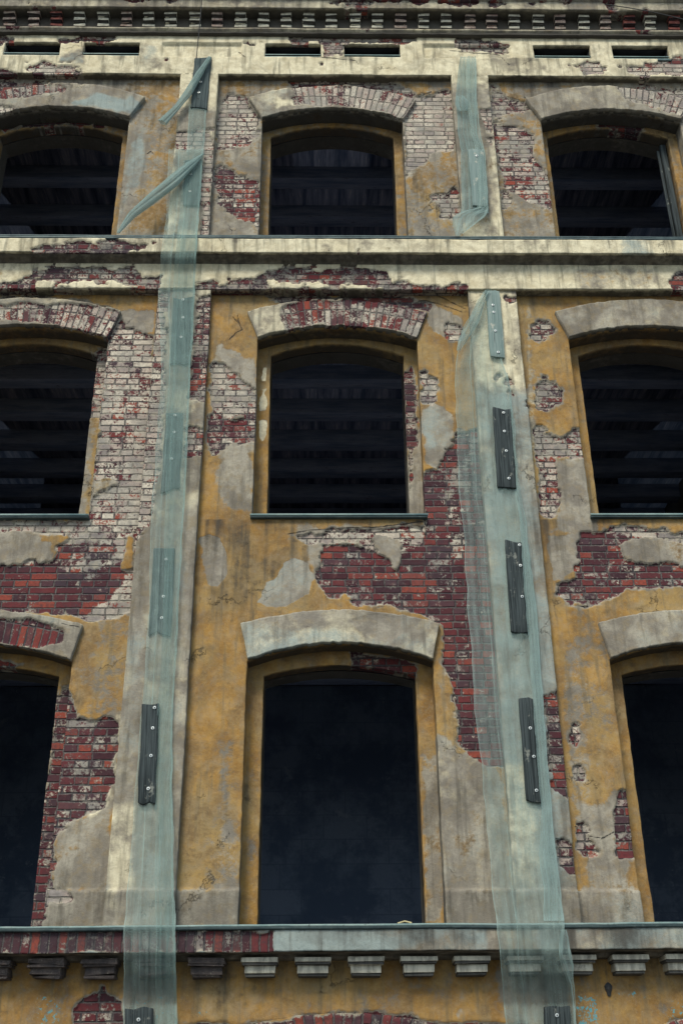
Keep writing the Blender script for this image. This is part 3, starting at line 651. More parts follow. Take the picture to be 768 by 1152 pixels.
# sill, spring, apex / inner hw, spring, apex
ROWS = {3: (3.49, 5.935, 6.105, .737, 5.86, 5.965), 2: (7.497, 9.735, 9.90, .75, 9.66, 9.825), 1: (10.985, 13.14, 13.32, .78, 13.065, 13.255), 0: (.75, 2.36, 2.52, .74, 2.28, 2.42)}
XL = [-5.34, -4.76, -1.869, -1.273, 1.648, 2.190, 5.06, 5.62]
XLu = [-5.30, -4.80, -1.820, -1.340, 1.647, 2.118, 5.10, 5.58]
ST = {0: .03, 1: .0165, 2: .014, 3: .0125}
for i in range(3):
    ops = [(XC[i], HWO, *ROWS[r][:3]) for r in (3, 2)]
    X, Z, hole = arch_grid(XL[2 * i + 1] - .02, XL[2 * i + 2] + .02, 3.48, 10.40, ops, .0125 if i == 1 else .014)
    relief('wall_panel', X, Z, YF, 'field', MAS, B, hole, skirt=YR - YF - .002)
    X, Z, hole = arch_grid(XLu[2 * i + 1] - .02, XLu[2 * i + 2] + .02, 10.96, 13.89, [(XC[i] - (.04 if i == 1 else .03 if i == 0 else 0), .885, *ROWS[1][:3])], .017)
    relief('wall_panel', X, Z, YF, 'fieldup', MAS, B, hole, skirt=YR - YF - .002)
    X, Z, hole = arch_grid([-5.34, -1.57, 1.92][i], [-1.57, 1.92, 5.62][i] - .001, 0, 3.32, [(XC[i], .88, *ROWS[0][:3])], .02)
    relief('wall_panel', X, Z, YF, 'ground', MAS, B, hole, skirt=YR - YF - .002)
def hood_grid(xc, hwi, zi, ai, hwo, zo, ao, nt, nr):
    s = np.linspace(-1, 1, nt); t = np.linspace(0, 1, nr)[:, None] + (fbm(s, s * 0 + xc, .06, 4, int(zi)) * .035)[None, :]
    xi = xc + hwi * s; zi_ = arcz(xi, xc, hwi, zi, ai); xo = xc + hwo * s; zo_ = arcz(xo, xc, hwo, zo, ao)
    X = xi * (1 - t) + xo * t; Z = zi_ * (1 - t) + zo_ * t
    L = s * (hwi + hwo) / 2 * 1.03
    bk = np.stack([t * (ao - ai) + .02 + 0 * X, np.broadcast_to(L, X.shape), 0 * X], -1)
    return X, Z, bk
HOOD = {3: (.885, 5.935, 6.103, .965, 6.295, 6.437), 2: (.888, 9.733, 9.90, 1.015, 10.085, 10.266), 1: (.885, 13.142, 13.317, 1.06, 13.49, 13.733), 0: (.875, 2.362, 2.52, 1.12, 2.66, 2.845)}
for r in (1, 2, 3, 0):
    for i in range(3):
        sill, sp, ap, hwi, spi, api = ROWS[r]; xc = XC[i] + ({1: [-.03, -.04, 0]}.get(r, [0, 0, 0])[i])
        xi = xc - .003
        # surround = window part
        x0, x1 = xc - .96, xc + .96
        X, Z, hole = arch_grid(x0, x1, sill - .04, ap + .08, [(xi, hwi, sill, spi, api)], ST[r] if r else .04)
        wob = (fbm(X * 0, Z, .5, 3, r * 7 + i) * .006)
        w = relief('window', X, Z, YR + wob, 'frameup' if r == 1 else 'frame', MAS, B, hole, skirt=.14, thick=.02)
        h = HOOD[r]; X, Z, bk = hood_grid(xc, *h, int(2 * h[0] / ST[r]), max(8, int((h[5] - h[2]) / ST[r])))
        relief('arch_hood', X, Z, .045, 'ground' if r == 0 else 'hood', VOU, w, None, skirt=.056, bk=bk)
        # thick masonry lining behind the surround
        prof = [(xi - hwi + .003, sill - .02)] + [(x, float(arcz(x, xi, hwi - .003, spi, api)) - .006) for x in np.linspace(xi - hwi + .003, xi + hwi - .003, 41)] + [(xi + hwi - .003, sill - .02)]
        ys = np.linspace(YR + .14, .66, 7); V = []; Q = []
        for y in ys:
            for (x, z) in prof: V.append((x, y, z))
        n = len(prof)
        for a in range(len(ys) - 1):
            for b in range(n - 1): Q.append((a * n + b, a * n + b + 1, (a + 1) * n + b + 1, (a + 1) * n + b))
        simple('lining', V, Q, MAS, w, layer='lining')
        if r == 2:
            V = []; Q = []; xs = [xc - .90, xc + .90]
            box(V, Q, xc - .905, xc + .905, .03, YR + .3, 7.462, 7.497); s = simple('sill', V, Q, FLASH, w, bevel=.004)
            V = []; Q = []; box(V, Q, xc - .907, xc + .907, .022, .029, 7.479, 7.501); simple('sill_lip', V, Q, LIP, w)
        if r == 1 and i == 2:
            V = []; Q = []; box(V, Q, xi + hwi - .09, xi + hwi - .02, .36, .42, 11.0, 13.05); box(V, Q, xi + hwi - .14, xi + hwi - .11, .37, .40, 11.0, 12.95)
            simple('casing_board', V, Q, PLK_D, w, bevel=.006)
        if r == 0:
            V = []; Q = []; box(V, Q, xc - .9, xc + .9, .0, YR + .3, .70, .748); simple('sill', V, Q, FLASH, w, bevel=.004)
# pilasters
for i in range(4):
    X, Z = rect_grid(XL[2 * i], XL[2 * i + 1], 3.485, 10.36, .0125); relief('pilaster', X, Z, 0, 'pilaster', MAS, B, skirt=.12)
    X, Z = rect_grid(XLu[2 * i], XLu[2 * i + 1], 10.95, 13.87, .017); relief('pilaster', X, Z, 0, 'pilup', MAS, B, skirt=.12)
X0, X1 = -5.34, 5.62
# upper band with vents
vent_px = [(5, 68), (94, 157.5), (298, 361), (387, 450), (599.5, 663), (687.5, 751)]
vents = [(W(a, 58, 0)[0], W(b, 58, 0)[0]) for a, b in vent_px]
xs = lines(sorted([X0, X1] + [v for p in vents for v in p]), .02); zs = lines([13.855, 14.185, 14.43, 14.60], .017)
X, Z = np.meshgrid(xs, zs); xm = (xs[:-1] + xs[1:]) / 2; zm = (zs[:-1] + zs[1:]) / 2
hole = np.zeros((len(zm), len(xm)), bool)
for a, b in vents: hole |= ((xm > a) & (xm < b))[None, :] & ((zm > 14.185) & (zm < 14.43))[:, None]
# shallow sunk panels over the pilasters
Yb = np.zeros(X.shape)
for a, b in ((183, 272), (476, 574)):
    xa, xb = W(a, 58)[0], W(b, 58)[0]; Yb += .035 * (sstep(xa - .008, xa + .008, X) - sstep(xb - .008, xb + .008, X)) * (sstep(14.18, 14.196, Z) - sstep(14.425, 14.44, Z))
band = relief('vent_band', X, Z, Yb, 'band', MAS, B, hole, skirt=.3, skd=1.3)
for a, b in vents:
    V = []; Q = []; box(V, Q, a + .004, b - .004, -.022, -.012, 14.222, 14.236); box(V, Q, a + .004, b - .004, -.010, .02, 14.19, 14.21); f = simple('vent_flashing', V, Q, LIP, band, bevel=.003)
    V = []; Q = []; box(V, Q, a - .02, b + .02, .035, .28, 14.416, 14.45); box(V, Q, a - .02, a + .012, .035, .28, 14.18, 14.44); box(V, Q, b - .012, b + .02, .035, .28, 14.18, 14.44); simple('vent_shade_box', V, Q, RECESS_SHADE, band)  # dark plates added inside the slot to paint its shade
    V = []; Q = []; box(V, Q, a - .02, b + .02, .27, .29, 14.15, 14.47); simple('vent_back', V, Q, RECESS_SHADE, band)
    V = []; Q = []; box(V, Q, a - .012, b + .012, -.018, .03, 14.165, 14.187); simple('vent_sill', V, Q, FLASH, band, bevel=.003)
# band under ledge B, ledge B
X, Z = rect_grid(X0, X1, 10.35, 10.72, .016); relief('string_band', X, Z, -.03, 'band', MAS, B, skirt=.14)
X, Z = rect_grid(X0, X1, 10.745, 10.945, .016); lb = relief('ledge', X, Z, -.18 + .0 * X, 'ledge', MAS, B, skirt=.16)
# cavetto below
prof = [(-.165, 10.744), (-.14, 10.728), (-.10, 10.718), (-.06, 10.706), (-.045, 10.69), (-.02, 10.69)]
def extrude_profile(name, prof, x0, x1, step, mat, parent, layer, jit=.004):
    xs = lines([x0, x1], step); V = []; Q = []
    for a, x in enumerate(xs):
        for b, (y, z) in enumerate(prof): V.append((x, y + (fbm(np.array([x]), np.array([z * 3]), .4, 3)[0]) * jit, z + (fbm(np.array([x]), np.array([y * 5 + 9]), .6, 3)[0]) * jit))
    n = len(prof)
    for a in range(len(xs) - 1):
        for b in range(n - 1): Q.append((a * n + b, a * n + b + 1, (a + 1) * n + b + 1, (a + 1) * n + b))
    return simple(name, V, Q, mat, parent, layer=layer)
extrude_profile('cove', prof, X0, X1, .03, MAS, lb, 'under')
extrude_profile('flashing', [(-.02, 10.952), (-.205, 10.948), (-.208, 10.963), (-.205, 10.992), (.0, 11.0), (.1, 11.01)], X0, X1, .06, FLASH, lb, None, .007)
extrude_profile('flashing_edge', [(-.2085, 10.975), (-.2115, 10.982), (-.2115, 10.992), (-.200, 10.997)], X0, X1, .06, FLASH, lb, None, .007)
# ledge A + consoles
X, Z = rect_grid(X0, X1, 3.295, 3.462, .0125); la = relief('ledge', X, Z, -.20, 'ledA', VOU, B, skirt=.3, bk=np.stack([Z - 3.27, X, 0 * X], -1))
extrude_profile('flashing', [(.12, 3.464), (-.235, 3.462), (-.242, 3.468), (-.242, 3.496), (.0, 3.506), (.55, 3.52)], X0, X1, .06, FLASH, la, None, .006)
extrude_profile('flashing_edge', [(-.2445, 3.484), (-.2475, 3.489), (-.2475, 3.499), (-.236, 3.503)], X0, X1, .06, LIP, la, None, .006)
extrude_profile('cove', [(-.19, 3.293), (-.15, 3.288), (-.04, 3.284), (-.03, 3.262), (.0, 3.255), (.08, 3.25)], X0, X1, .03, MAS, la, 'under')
CONS = plain('stone_console', (.33, .31, .25), (.52, .50, .42), 6, .9, 0, (6, 1, 1), .004, (.14, .13, .11))
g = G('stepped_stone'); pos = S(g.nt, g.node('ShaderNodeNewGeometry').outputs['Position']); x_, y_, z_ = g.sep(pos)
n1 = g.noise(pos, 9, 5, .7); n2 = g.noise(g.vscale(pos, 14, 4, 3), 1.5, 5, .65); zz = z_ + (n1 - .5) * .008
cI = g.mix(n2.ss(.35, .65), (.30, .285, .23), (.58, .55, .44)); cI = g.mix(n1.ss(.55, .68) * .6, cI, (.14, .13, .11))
sh = (zz.gt(3.203) * (zz.gt(3.224) * -1. + 1.)).max(zz.gt(3.141) * -1. + 1.); cI = g.mix(sh * .88, cI, (.03, .03, .032))  # dark height bands paint the shade under each console step
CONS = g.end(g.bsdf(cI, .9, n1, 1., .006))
CONB = plain('sooty_brick_console', (.05, .045, .045), (.12, .095, .085), 12, .95, 0, (1, 1, 1), .02, (.30, .29, .22))
def wob_boxes(boxes, jit, name, mat, parent, bevel):
    V = []; Q = []
    for bx in boxes: box(V, Q, *bx)
    V = [(x + random.uniform(-jit, jit), y + random.uniform(-jit, jit), z + random.uniform(-jit, jit)) for x, y, z in V]
    return simple(name, V, Q, mat, parent, bevel=bevel)
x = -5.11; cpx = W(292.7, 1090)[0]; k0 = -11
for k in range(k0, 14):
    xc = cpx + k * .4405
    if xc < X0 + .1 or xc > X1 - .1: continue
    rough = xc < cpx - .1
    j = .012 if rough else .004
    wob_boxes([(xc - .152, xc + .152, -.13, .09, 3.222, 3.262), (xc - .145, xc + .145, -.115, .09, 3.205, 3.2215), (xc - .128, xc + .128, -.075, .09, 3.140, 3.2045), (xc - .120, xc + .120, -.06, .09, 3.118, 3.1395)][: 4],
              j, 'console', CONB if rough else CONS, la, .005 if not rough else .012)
# cornice
zS = W(384, 11, -.22)[1]; zF = W(384, 2.5, -.22)[1]
X, Z = rect_grid(X0, X1, 14.56, zS + .05, .02); cor = relief('cornice', X, Z, -.05, 'dentil_shade', MAS, B, skirt=.1)  # back wall coloured dark as painted shade behind the dentils
extrude_profile('moulding', [(-.0, 14.575), (-.05, 14.583), (-.075, 14.592), (-.08, 14.606), (-.095, 14.612), (-.10, 14.632), (-.04, 14.642)], X0, X1, .03, MAS, cor, 'cornice', .008)
X, Z = rect_grid(X0, X1, zS, zF, .02); relief('fascia', X, Z, -.22, 'cornice', MAS, cor, skirt=.18)
extrude_profile('upper_moulding', [(-.21, zF + .002), (-.25, zF + .01), (-.27, zF + .05), (-.33, zF + .06), (-.34, zF + .16), (-.42, zF + .17), (-.43, zF + .28), (.3, zF + .42)], X0, X1, .04, MAS, cor, 'cornice', .006)
h3 = (zS - 14.632) / 3
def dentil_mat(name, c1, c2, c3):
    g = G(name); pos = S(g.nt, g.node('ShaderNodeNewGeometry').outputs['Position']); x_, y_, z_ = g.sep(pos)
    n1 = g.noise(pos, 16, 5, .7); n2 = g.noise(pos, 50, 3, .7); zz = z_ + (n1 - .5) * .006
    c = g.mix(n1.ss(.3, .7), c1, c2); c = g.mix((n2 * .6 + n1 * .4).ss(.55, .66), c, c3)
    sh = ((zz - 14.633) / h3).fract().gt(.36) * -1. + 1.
    c = g.mix(sh * .9, c, (.015, .015, .018))  # dark stripes are painted shade under each dentil course
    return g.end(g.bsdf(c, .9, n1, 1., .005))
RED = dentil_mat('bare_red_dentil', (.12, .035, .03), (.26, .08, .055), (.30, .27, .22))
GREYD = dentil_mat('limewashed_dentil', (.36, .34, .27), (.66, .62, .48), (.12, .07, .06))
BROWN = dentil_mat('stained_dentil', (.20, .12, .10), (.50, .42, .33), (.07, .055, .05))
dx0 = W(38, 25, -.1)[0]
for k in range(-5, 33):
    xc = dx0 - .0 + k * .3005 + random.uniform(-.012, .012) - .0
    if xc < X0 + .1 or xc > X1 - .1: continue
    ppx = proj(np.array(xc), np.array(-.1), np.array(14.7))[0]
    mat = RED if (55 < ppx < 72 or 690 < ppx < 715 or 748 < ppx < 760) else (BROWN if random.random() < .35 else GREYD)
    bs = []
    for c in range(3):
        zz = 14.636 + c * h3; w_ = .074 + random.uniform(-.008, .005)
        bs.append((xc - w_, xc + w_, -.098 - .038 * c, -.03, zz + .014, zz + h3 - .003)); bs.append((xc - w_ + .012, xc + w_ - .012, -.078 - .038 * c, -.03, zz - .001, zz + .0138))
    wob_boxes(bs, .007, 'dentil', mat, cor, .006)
# roof, side walls, interior
V = []; Q = []; box(V, Q, X0 - .05, X1 + .05, -.44, 9.2, 15.42, 15.5); simple('roof', V, Q, ROOFM, B)
SIDE = plain('side_render', (.20, .17, .12), (.30, .27, .21), 1.2, .95, 0, (1, 1, 1), .01, (.14, .12, .1))
for nm, a in (('side_wall', X0 - .25), ('side_wall', X1 + .001)):
    V = []; Q = []; box(V, Q, a, a + .248, .02, 9.0, 0, 15.35); simple(nm, V, Q, SIDE, B)
V = []; Q = []; box(V, Q, X0, X1, 9.0, 9.3, 0, 15.35); simple('rear_wall', V, Q, DARKW, B)
def intgrid(name, x0, x1, z0, z1, y, amp):
    X, Z = rect_grid(x0, x1, z0, z1, .1); Y = y - fbm(X, Z, .8, 4, 31) * amp
    V = np.stack([X, Y, Z], -1).reshape(-1, 3); m, n = X.shape; idx = np.arange(m * n).reshape(m, n)
    Q = np.stack([idx[:-1, :-1], idx[:-1, 1:], idx[1:, 1:], idx[1:, :-1]], -1).reshape(-1, 4)
    return simple(name, V, Q, INTB, B)
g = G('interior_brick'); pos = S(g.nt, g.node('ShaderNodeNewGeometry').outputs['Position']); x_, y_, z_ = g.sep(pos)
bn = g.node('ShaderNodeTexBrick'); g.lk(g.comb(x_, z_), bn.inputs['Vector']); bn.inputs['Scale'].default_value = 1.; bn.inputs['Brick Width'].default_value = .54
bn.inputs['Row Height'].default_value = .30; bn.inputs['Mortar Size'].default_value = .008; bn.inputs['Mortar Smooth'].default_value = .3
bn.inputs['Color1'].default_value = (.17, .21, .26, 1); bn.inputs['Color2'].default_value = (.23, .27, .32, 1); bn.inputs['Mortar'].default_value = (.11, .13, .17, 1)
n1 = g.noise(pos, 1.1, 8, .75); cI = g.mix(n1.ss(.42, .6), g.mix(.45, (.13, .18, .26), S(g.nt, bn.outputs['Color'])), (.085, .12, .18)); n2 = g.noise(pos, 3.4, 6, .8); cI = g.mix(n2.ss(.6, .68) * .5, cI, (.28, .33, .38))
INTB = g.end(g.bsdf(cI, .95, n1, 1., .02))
intgrid('interior_wall', X0, X1, .0, 7.1, 4.2, .02); intgrid('interior_wall', X0, X1, 7.35, 15.3, 8.6, .02)
for z in (3.3, 7.24, 10.80):
    V = []; Q = []; box(V, Q, X0, X1, .66, 8.7, z, z + .12); simple('floor_slab', V, Q, BOARDC, B)
V = []; Q = []; box(V, Q, X0, X1, .66, 8.7, 14.35, 14.45); simple('floor_slab', V, Q, BOARDC, B)
for z in (7.24, 10.80, 14.35):
    y = 1.25
    while y < 8.4:
        V = []; Q = []; box(V, Q, X0, X1, y, y + .22, z - .24, z - .002); simple('ceiling_beam', V, Q, BEAM, B, bevel=.01); y += .80
# backing masonry between the openings (keeps the interior closed)
for r in range(4):
    sill, sp, ap, hwi, spi, api = ROWS[r]; z0 = {0: 0, 3: 3.34, 2: 7.30, 1: 10.86}[r]; z1 = {0: 3.34, 3: 7.30, 2: 10.86, 1: 15.3}[r]
    ops = [(XC[i] + ({1: [-.03, -.04, 0]}.get(r, [0, 0, 0])[i]), hwi + .004, sill - .03, spi, api) for i in range(3)]
    X, Z, hole = arch_grid(X0, X1, z0, z1, ops, .15)
    keep = ~hole; i_, j_ = np.nonzero(keep); idx = np.arange(X.size).reshape(X.shape)
    Q = np.stack([idx[i_, j_], idx[i_, j_ + 1], idx[i_ + 1, j_ + 1], idx[i_ + 1, j_]], 1)
    simple('backing_wall', np.stack([X, 0 * X + .65, Z], -1).reshape(-1, 3), Q, DARKW, B)

# ------------------------------------------------------------------ planks
def plank(corners, y, mat, nails, label, th=.035, name='wooden_batten'):
    pts = [np.array(P3(px, py, y)) for px, py in corners]      # TL TR BR BL
    top = (pts[0] + pts[1]) / 2; bot = (pts[2] + pts[3]) / 2; c = (top + bot) / 2
    wdt = (np.linalg.norm(pts[1] - pts[0]) + np.linalg.norm(pts[2] - pts[3])) / 2; L = np.linalg.norm(top - bot)
    ang = math.atan2(top[0] - bot[0], top[2] - bot[2])
    n = 12; V = []; Q = []; sd = random.random() * 50
    for a in range(n + 1):
        t = a / n - .5
        for (sx, sy) in ((-1, 0), (-.33, 0), (.33, 0), (1, 0), (1, 1), (.33, 1), (-.33, 1), (-1, 1)):
            e = (fbm(np.array([sx * .3 + sd]), np.array([t * L]), .25, 3)[0])
            endj = (e * .06 if abs(t) == .5 else 0)
            V.append((sx * wdt / 2 + e * .012, (0 if sy == 0 else th) + e * .006 + .015 * (t * t) , t * L + endj))
    for a in range(n):
        for b in range(8):
            c2 = (b + 1) % 8; Q.append((a * 8 + b, a * 8 + c2, (a + 1) * 8 + c2, (a + 1) * 8 + b))
    for base, rev in ((0, True), (n * 8, False)):
        for q in ((0, 1, 6, 7), (1, 2, 5, 6), (2, 3, 4, 5)):
            q = [base + i for i in q]; Q.append(q[::-1] if rev else q)
    e0 = empty(name, (c[0], y, c[2])); e0.rotation_euler = (0, ang, 0)
    o = simple('board', V, Q, mat, e0, bevel=.004)
    ca, sa = math.cos(ang), math.sin(ang)
    for (nx, ny) in nails:
        p = np.array(P3(nx, ny, y - .004)) - c; lx = p[0] * ca - p[2] * sa; lz = p[0] * sa + p[2] * ca
        for nm, rr, dy, m_ in (('washer', .0145, 0, WASH), ('screw_head', .006, -.006, HEADM)):
            V = []; Q = []; N = 12
            for yy in (.004 + dy, -.006 + dy):
                V += [(lx + rr * math.cos(6.2832 * k / N), yy, lz + rr * math.sin(6.2832 * k / N)) for k in range(N)]
            V += [(lx, -.007 + dy, lz)]
            me = bpy.data.meshes.new(nm); me.from_pydata(V, [], [[k, (k + 1) % N, N + (k + 1) % N, N + k] for k in range(N)] + [[N + k, N + (k + 1) % N, 2 * N] for k in range(N)]); me.update()
            w = link(nm, me, m_, e0 if nm == 'washer' else w0)
            if nm == 'washer': w0 = w
    e0['label'] = label; e0['category'] = 'batten'; e0['group'] = 'wooden battens screwed over the netting'
    return e0
YP = -.05
plank([(219,63),(238,66),(232,123),(215,120)], -.055, PLK_T, [(226,92),(224,104)], 'grooved grey topmost batten on the left pilaster, at the cable end')
plank([(208,178),(227,179),(224,232),(206,230)], YP, PLK_T, [(215,196),(214,215)], 'batten veiled by netting beside the upper left window, above the upper ledge')
plank([(195,334),(217,335),(214,409),(191,409)], YP, PLK_T, [(206,337),(206,357),(204,379)], 'batten veiled by netting on the left pilaster just under the upper ledge')
plank([(186,464),(206,465),(201,551),(182,551)], YP, PLK_T, [(197,467),(196,486),(193,516)], 'batten veiled by netting left of the middle storey centre window')
plank([(173,616),(196,618),(192,714),(167,713)], YP, PLK_T, [(187,629),(184,671),(182,695)], 'batten veiled by netting on the left pilaster beside the oval bare plaster patch')
plank([(161,792),(177,792),(176,905),(153,903)], -.075, PLK_D, [(174,796),(172,819),(170,850),(167,887)], 'near-black scorched batten low on the left pilaster, half covered by netting')
plank([(140,1136),(172,1136),(172,1215),(138,1215)], -.012, PLK_D, [(156,1147)], 'dark grooved batten below the lower ledge on the left netting')
plank([(527,167),(543,168),(549,231),(531,233)], -.112, PLK_W, [(536,175)], 'pale batten with flaking white paint beside the upper right window, under folded netting')
plank([(546,327),(561,327),(568,402),(551,402)], -.075, PLK_W, [(554,343),(555,351),(557,372),(560,396)], 'grey green batten at the peak where the right netting is gathered')
plank([(553,460),(575,460),(580,547),(560,547)], -.075, PLK_D, [(566,464),(567,485),(569,507),(572,538)], 'mottled black batten with bare edges, second down on the lower right netting')
plank([(567,610),(587,610),(594,710),(575,710)], -.075, PLK_D, [(584,613),(585,636),(587,671)], 'dark grey batten beside the red brick of the right bay, third down the right netting')
plank([(583,786),(600,786),(609,900),(592,901)], -.075, PLK_D, [(596,819),(600,851),(603,889)], 'longest black batten low on the right pilaster, between the two lower windows')
plank([(612,1134),(640,1134),(644,1215),(614,1215)], -.012, PLK_D, [(626,1142)], 'dark batten below the lower ledge behind the right netting')

# ------------------------------------------------------------------ netting
def sheet(name, rows, yfun, mat, parent, nu=28, step=3., wr=.010, seed=0, alpha=0., cur=None):
    """rows: (py, left px, right px); laid on the wall and over whatever stands proud of it"""
    rows = sorted(rows); py0, py1 = rows[0][0], rows[-1][0]; n = int((py1 - py0) / step) + 1
    ys = np.linspace(py0, py1, n); L = np.interp(ys, [r[0] for r in rows], [r[1] for r in rows]); Rr = np.interp(ys, [r[0] for r in rows], [r[2] for r in rows])
    V = []; bk = []; Q = []; wm_ = [W(Rr[a], ys[a])[0] - W(L[a], ys[a])[0] for a in range(n)]
    for a in range(n):
        ja = fbm(np.array([seed + .1]), np.array([ys[a] * .02]), .5, 3)[0]
        for b in range(nu + 1):
            u = b / nu; px = L[a] + (Rr[a] - L[a]) * u
            yb = yfun(px, ys[a], u)
            x, z = W(px, ys[a], yb)
            f = fbm(np.array([u * 1.6 + seed]), np.array([z * .12]), .22, 4, seed)[0] * wr * 2.2 + fbm(np.array([x + seed]), np.array([z]), .35, 3, seed)[0] * wr * 1.2 + fbm(np.array([u * .5 + seed]), np.array([z + u * .15]), .10, 2, seed + 3)[0] * wr * .7
            dx = fbm(np.array([seed * 3. + (u > .5) * 5]), np.array([z]), .22, 4)[0] * .016 * abs(2 * u - 1)
            V.append((x + dx, yb - abs(f), z)); bk.append((u * wm_[a], z, alpha + (.22 if b in (0, nu - 1, nu) or b == int(nu * .3) else 0)))
    for a in range(n - 1):
        for b in range(nu): Q.append((a * (nu + 1) + b, a * (nu + 1) + b + 1, (a + 1) * (nu + 1) + b + 1, (a + 1) * (nu + 1) + b))
    me = np_mesh(name, np.array(V), np.array(Q)); me.polygons.foreach_set('use_smooth', [True] * len(me.polygons))
    at = me.attributes.new('bk', 'FLOAT_VECTOR', 'POINT'); at.data.foreach_set('vector', np.array(bk, dtype=np.float32).ravel())
    return link(name, me, mat, parent)
def net(label, loc):
    e = empty('netting', loc); e['label'] = label; e['category'] = 'netting'; return e
def lerp(v, xs, ys): return float(np.interp(v, xs, ys))
# depth profile down the building (clears both ledges)
def depthL(px, py, u):
    return lerp(py, [100, 238, 262, 266, 290, 306, 326, 340, 410, 465, 555, 612, 720, 780, 905, 1030, 1040, 1072, 1095, 1130, 1200],
                    [-.05, -.075, -.20, -.235, -.22, -.11, -.085, -.075, -.075, -.075, -.075, -.075, -.07, -.045, -.045, -.18, -.262, -.25, -.16, .035, .035])
def depthR(px, py, u):
    return lerp(py, [320, 330, 500, 905, 1030, 1040, 1072, 1095, 1130, 1200], [-.06, -.05, -.045, -.045, -.18, -.262, -.25, -.17, .03, .03])
N1 = net('long pale green net strip down the left pilaster, past both ledges', P3(170, 1100, -.06))
sheet('net_sheet', [(168,190,229),(200,189,228),(240,188,224),(266,184,222),(290,181,220),(335,178,219),(400,182,215),(450,180,213),(580,170,207),(700,167,200),(800,160,195),(880,152,194),(1000,144,196),(1045,140,197),(1180,138,200)], depthL, NETA, None, 30, 3, .012, 3)
_s = bpy.context.scene.objects['net_sheet']; _s.parent = N1; _s.matrix_parent_inverse = Matrix.Translation(-Vector(N1.location))
def sub(o, e): o.parent = e; o.matrix_parent_inverse = Matrix.Translation(-Vector(e.location)); return o
sub(sheet('folded_layer', [(172,207,229),(240,203,224),(266,199,222),(335,194,219),(450,188,213),(580,186,207),(700,184,200),(800,178,195),(880,174,194),(1000,175,196),(1045,176,197),(1180,176,200)],
      lambda a, b, c: depthL(a, b, c) - .016, NETC, None, 16, 3, .010, 8), N1)
N2 = net('wide pale green net gathered to a peak on the right pilaster, hanging past the ledge', P3(600, 1100, -.06))
sub(sheet('net_sheet', [(326,545,552),(340,536,556),(385,516,560),(410,512,566),(440,512,574),(500,514,578),(560,516,582),(600,521,592),(700,527,604),(800,534,611),(860,541,616),(1000,553,628),(1040,559,634),(1078,562,630),(1110,565,642),(1180,571,652)], depthR, NETA, None, 40, 3, .014, 17), N2)
sub(sheet('folded_layer', [(420,571,569),(470,575,578),(540,580,583),(590,584,592),(700,592,604),(800,600,611),(860,604,616),(905,608,620),(960,606,625),(1000,612,630),(1036,612,634)],
      lambda a, b, c: depthR(a, b, c) - .055 + .03 * sstep(905, 1000, b), NETB, None, 14, 3, .008, 29), N2)
sub(sheet('torn_flap', [(1046,630,636),(1060,629,639),(1075,628,642),(1085,633,645),(1110,641,646),(1140,645,648),(1180,648,650)], lambda a, b, c: lerp(b, [1046,1072,1095,1130,1180], [-.275,-.27,-.20,-.10,-.08]), NETB, None, 8, 3, .008, 41), N2)
sub(sheet('gathered_hem', [(327,545,551),(345,534,544),(365,523,537),(385,515,524),(395,514,518)], lambda a, b, c: -.085, NETB, None, 10, 2, .02, 45), N2)
N3 = net('narrow net strip doubled over on the right pilaster, between the two upper right windows', P3(528, 230, -.06))
yN3 = lambda a, b, c: lerp(b, [60, 110, 160, 235, 268], [-.06, -.05, -.055, -.085, -.16])
sub(sheet('net_sheet', [(64,517,535),(90,514,535),(115,512,536),(150,515,536),(170,518,544),(200,518,547),(232,519,549),(240,518,549)], yN3, NETB, None, 20, 2, .012, 51), N3)
sub(sheet('folded_layer', [(66,524,535),(110,524,536),(150,530,540),(170,535,545),(200,537,548),(235,536,549)], lambda a, b, c: yN3(a, b, c) - .038, NETA, None, 12, 2, .010, 57), N3)
sub(sheet('knot', [(108,512,521),(114,511,526),(120,512,527),(125,515,525)], lambda a, b, c: -.085 - .03 * math.sin(c * 3.1), NETB, None, 8, 1.2, .016, 61), N3)
sub(sheet('turned_up_end', [(233,538,549),(238,520,548.5),(244,509,545),(252,508,535),(260,510,524),(266,511,516)], lambda a, b, c: lerp(b, [233, 252, 268], [-.10, -.16, -.225]), NETB, None, 14, 2, .014, 63), N3)
def ribbon(name, path, widths, mat, parent, seed, alpha=.15):
    """twisted rope of net along a 3-d path"""
    P = [np.array(P3(*p)) for p in path]; n = 50; V = []; bk = []; Q = []; m = 41
    ts = np.linspace(0, len(P) - 1, n); 
    for a, t in enumerate(ts):
        i = min(int(t), len(P) - 2); f = t - i; c = P[i] * (1 - f) + P[i + 1] * f; d = nrm(P[i + 1] - P[i]); nx = nrm(np.cross(d, np.array([0, 1, 0]))); w = np.interp(t, range(len(widths)), widths)
        for b in range(m):
            ph = 6.2832 * b / (m - 1); tw = a * .10
            r = w / 2 * (1 + .16 * math.sin(5 * ph + tw + seed) + .10 * math.sin(11 * ph + tw * 2))
            q = c + nx * math.cos(ph) * r + np.array([0, 1, 0]) * math.sin(ph) * r * .6; V.append(tuple(q)); bk.append((b * .03, a * .06, alpha))
    for a in range(n - 1):
        for b in range(m - 1): Q.append((a * m + b, a * m + b + 1, (a + 1) * m + b + 1, (a + 1) * m + b))
    me = np_mesh(name, np.array(V), np.array(Q)); me.polygons.foreach_set('use_smooth', [True] * len(me.polygons))
    at = me.attributes.new('bk', 'FLOAT_VECTOR', 'POINT'); at.data.foreach_set('vector', np.array(bk, dtype=np.float32).ravel())
    return link(name, me, mat, parent)
sub(ribbon('twisted_corner', [(229,173,-.10),(214,186,-.12),(196,203,-.14),(170,224,-.16),(148,242,-.18),(133,262,-.215)], [.02,.10,.15,.13,.09,.03], NETB, None, 2), N1)
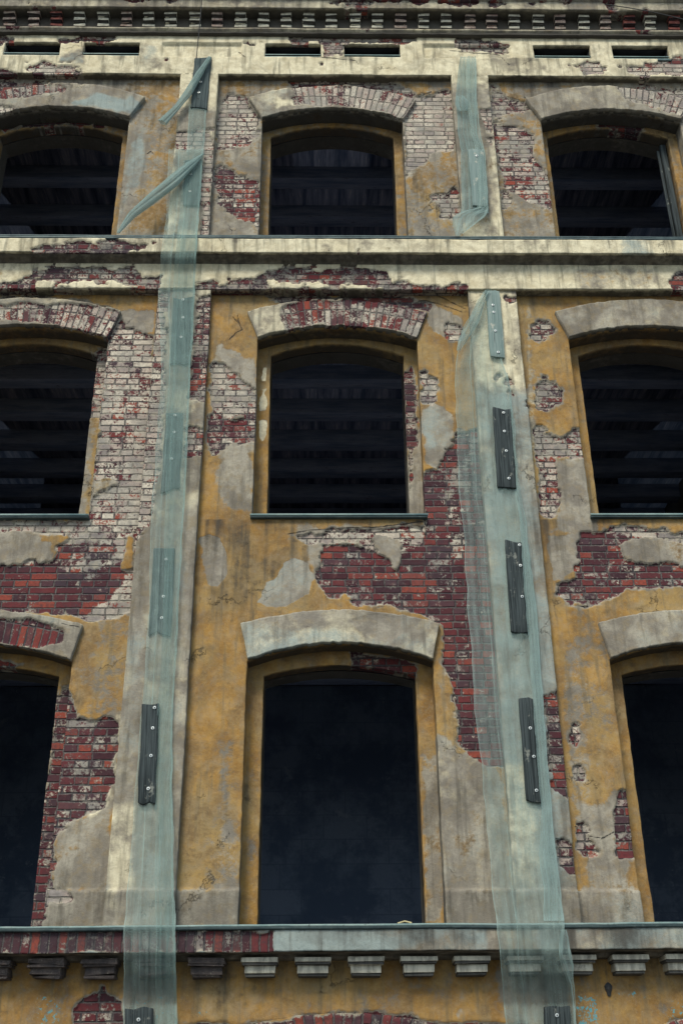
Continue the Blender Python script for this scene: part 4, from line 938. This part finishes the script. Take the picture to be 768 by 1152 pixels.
N4 = net('frayed scrap of net trailing from the topmost batten of the left pilaster', P3(225, 120, -.06))
sub(sheet('net_sheet', [(118,213,233),(145,212,231),(172,210,229)], lambda a, b, c: -.035, NETA, None, 12, 2, .008, 71), N4)
sub(ribbon('twisted_end', [(236,64,-.10),(224,83,-.11),(212,104,-.11),(200,120,-.12),(183,138,-.13)], [.04,.08,.09,.07,.11], NETB, None, 5), N4)

# ------------------------------------------------------------------ cables, small bits
def tube(name, pts, r, mat, label, cat):
    cu = bpy.data.curves.new(name, 'CURVE'); cu.dimensions = '3D'; cu.bevel_depth = r; cu.bevel_resolution = 2
    sp = cu.splines.new('POLY'); sp.points.add(len(pts) - 1)
    for i, p in enumerate(pts): sp.points[i].co = (*p, 1)
    o = bpy.data.objects.new(name, cu); COL.objects.link(o)
    dg = bpy.context.evaluated_depsgraph_get(); me = bpy.data.meshes.new_from_object(o.evaluated_get(dg)); bpy.data.objects.remove(o)
    o = link(name, me, mat); o['label'] = label; o['category'] = cat; return o
tube('hanging_cable', [(W(229, -30, -.45)[0], -.45, W(229, -30, -.45)[1]), P3(226, 15, -.30), P3(223, 45, -.16), P3(221, 66, -.10)], .006, WIREM, 'thin dark cable dropping from the cornice to the topmost left batten', 'cable')
tube('overhead_wire', [P3(680 + k * 10, 3 + k * 2.0 + .08 * (k - 5) ** 2, -.6) for k in range(14)], .006, WIREM, 'thin wire crossing in front of the cornice at the top right corner', 'wire')
tube('straw', [P3(447, 1039, -.20), P3(455, 1036.5, -.19), P3(463, 1038.5, -.21)], .008, plain('straw', (.35, .30, .16), (.5, .44, .25)), 'bit of dry straw lying on the lower ledge below the centre window', 'straw')
# dark raised mark drawn in place of a hole, right of the right net
V = []; Q = []; c = P3(684, 1113, .07); N = 14
ang = [6.2832 * k / N for k in range(N)]
me = bpy.data.meshes.new('hole_mark'); V = [(c[0] + .028 * math.cos(a) * (1 + .3 * math.sin(3 * a)), y, c[2] + .055 * math.sin(a)) for y in (c[1] + .04, c[1] - .005) for a in ang] + [(c[0], c[1] - .03, c[2])]
me.from_pydata(V, [], [[k, (k + 1) % N, N + (k + 1) % N, N + k] for k in range(N)] + [[N + k, N + (k + 1) % N, 2 * N] for k in range(N)]); me.update(); link('hole_mark', me, WIREM, B)

# ------------------------------------------------------------------ ground
me = bpy.data.meshes.new('ground'); me.from_pydata([(-200, -200, 0), (200, -200, 0), (200, 200, 0), (-200, 200, 0)], [], [(0, 1, 2, 3)]); me.update()
gd = link('ground', me, GROUND); gd['kind'] = 'structure'

# ------------------------------------------------------------------ light
EL, AZ = math.radians(48), math.radians(200)   # sun behind and above the camera, slightly left
w = bpy.data.worlds.new('World'); scene.world = w; w.use_nodes = True; nt = w.node_tree; bg = nt.nodes['Background']
sky = nt.nodes.new('ShaderNodeTexSky'); sky.sky_type = 'NISHITA'; sky.sun_disc = False; sky.sun_elevation = EL; sky.sun_rotation = AZ; sky.air_density = 1.2; sky.dust_density = 2.5
mx = nt.nodes.new('ShaderNodeMix'); mx.data_type = 'RGBA'; mx.inputs[0].default_value = .45; nt.links.new(sky.outputs[0], mx.inputs[6]); mx.inputs[7].default_value = (5.0, 6.8, 8.4, 1)
nt.links.new(mx.outputs[2], bg.inputs[0]); bg.inputs[1].default_value = .15
sl = bpy.data.lights.new('sun', 'SUN'); sl.energy = 3.1; sl.angle = math.radians(18); sl.color = (1., .93, .80)
so = bpy.data.objects.new('sun', sl); COL.objects.link(so)
d = Vector((math.sin(AZ) * math.cos(EL), math.cos(AZ) * math.cos(EL), math.sin(EL)))
so.rotation_euler = d.to_track_quat('Z', 'Y').to_euler()
scene.view_settings.view_transform = 'Standard'; scene.view_settings.look = 'None'; scene.view_settings.exposure = 0
scene.render.engine = 'CYCLES'; scene.cycles.use_denoising = True
scene.cycles.max_bounces = 6; scene.cycles.transparent_max_bounces = 12
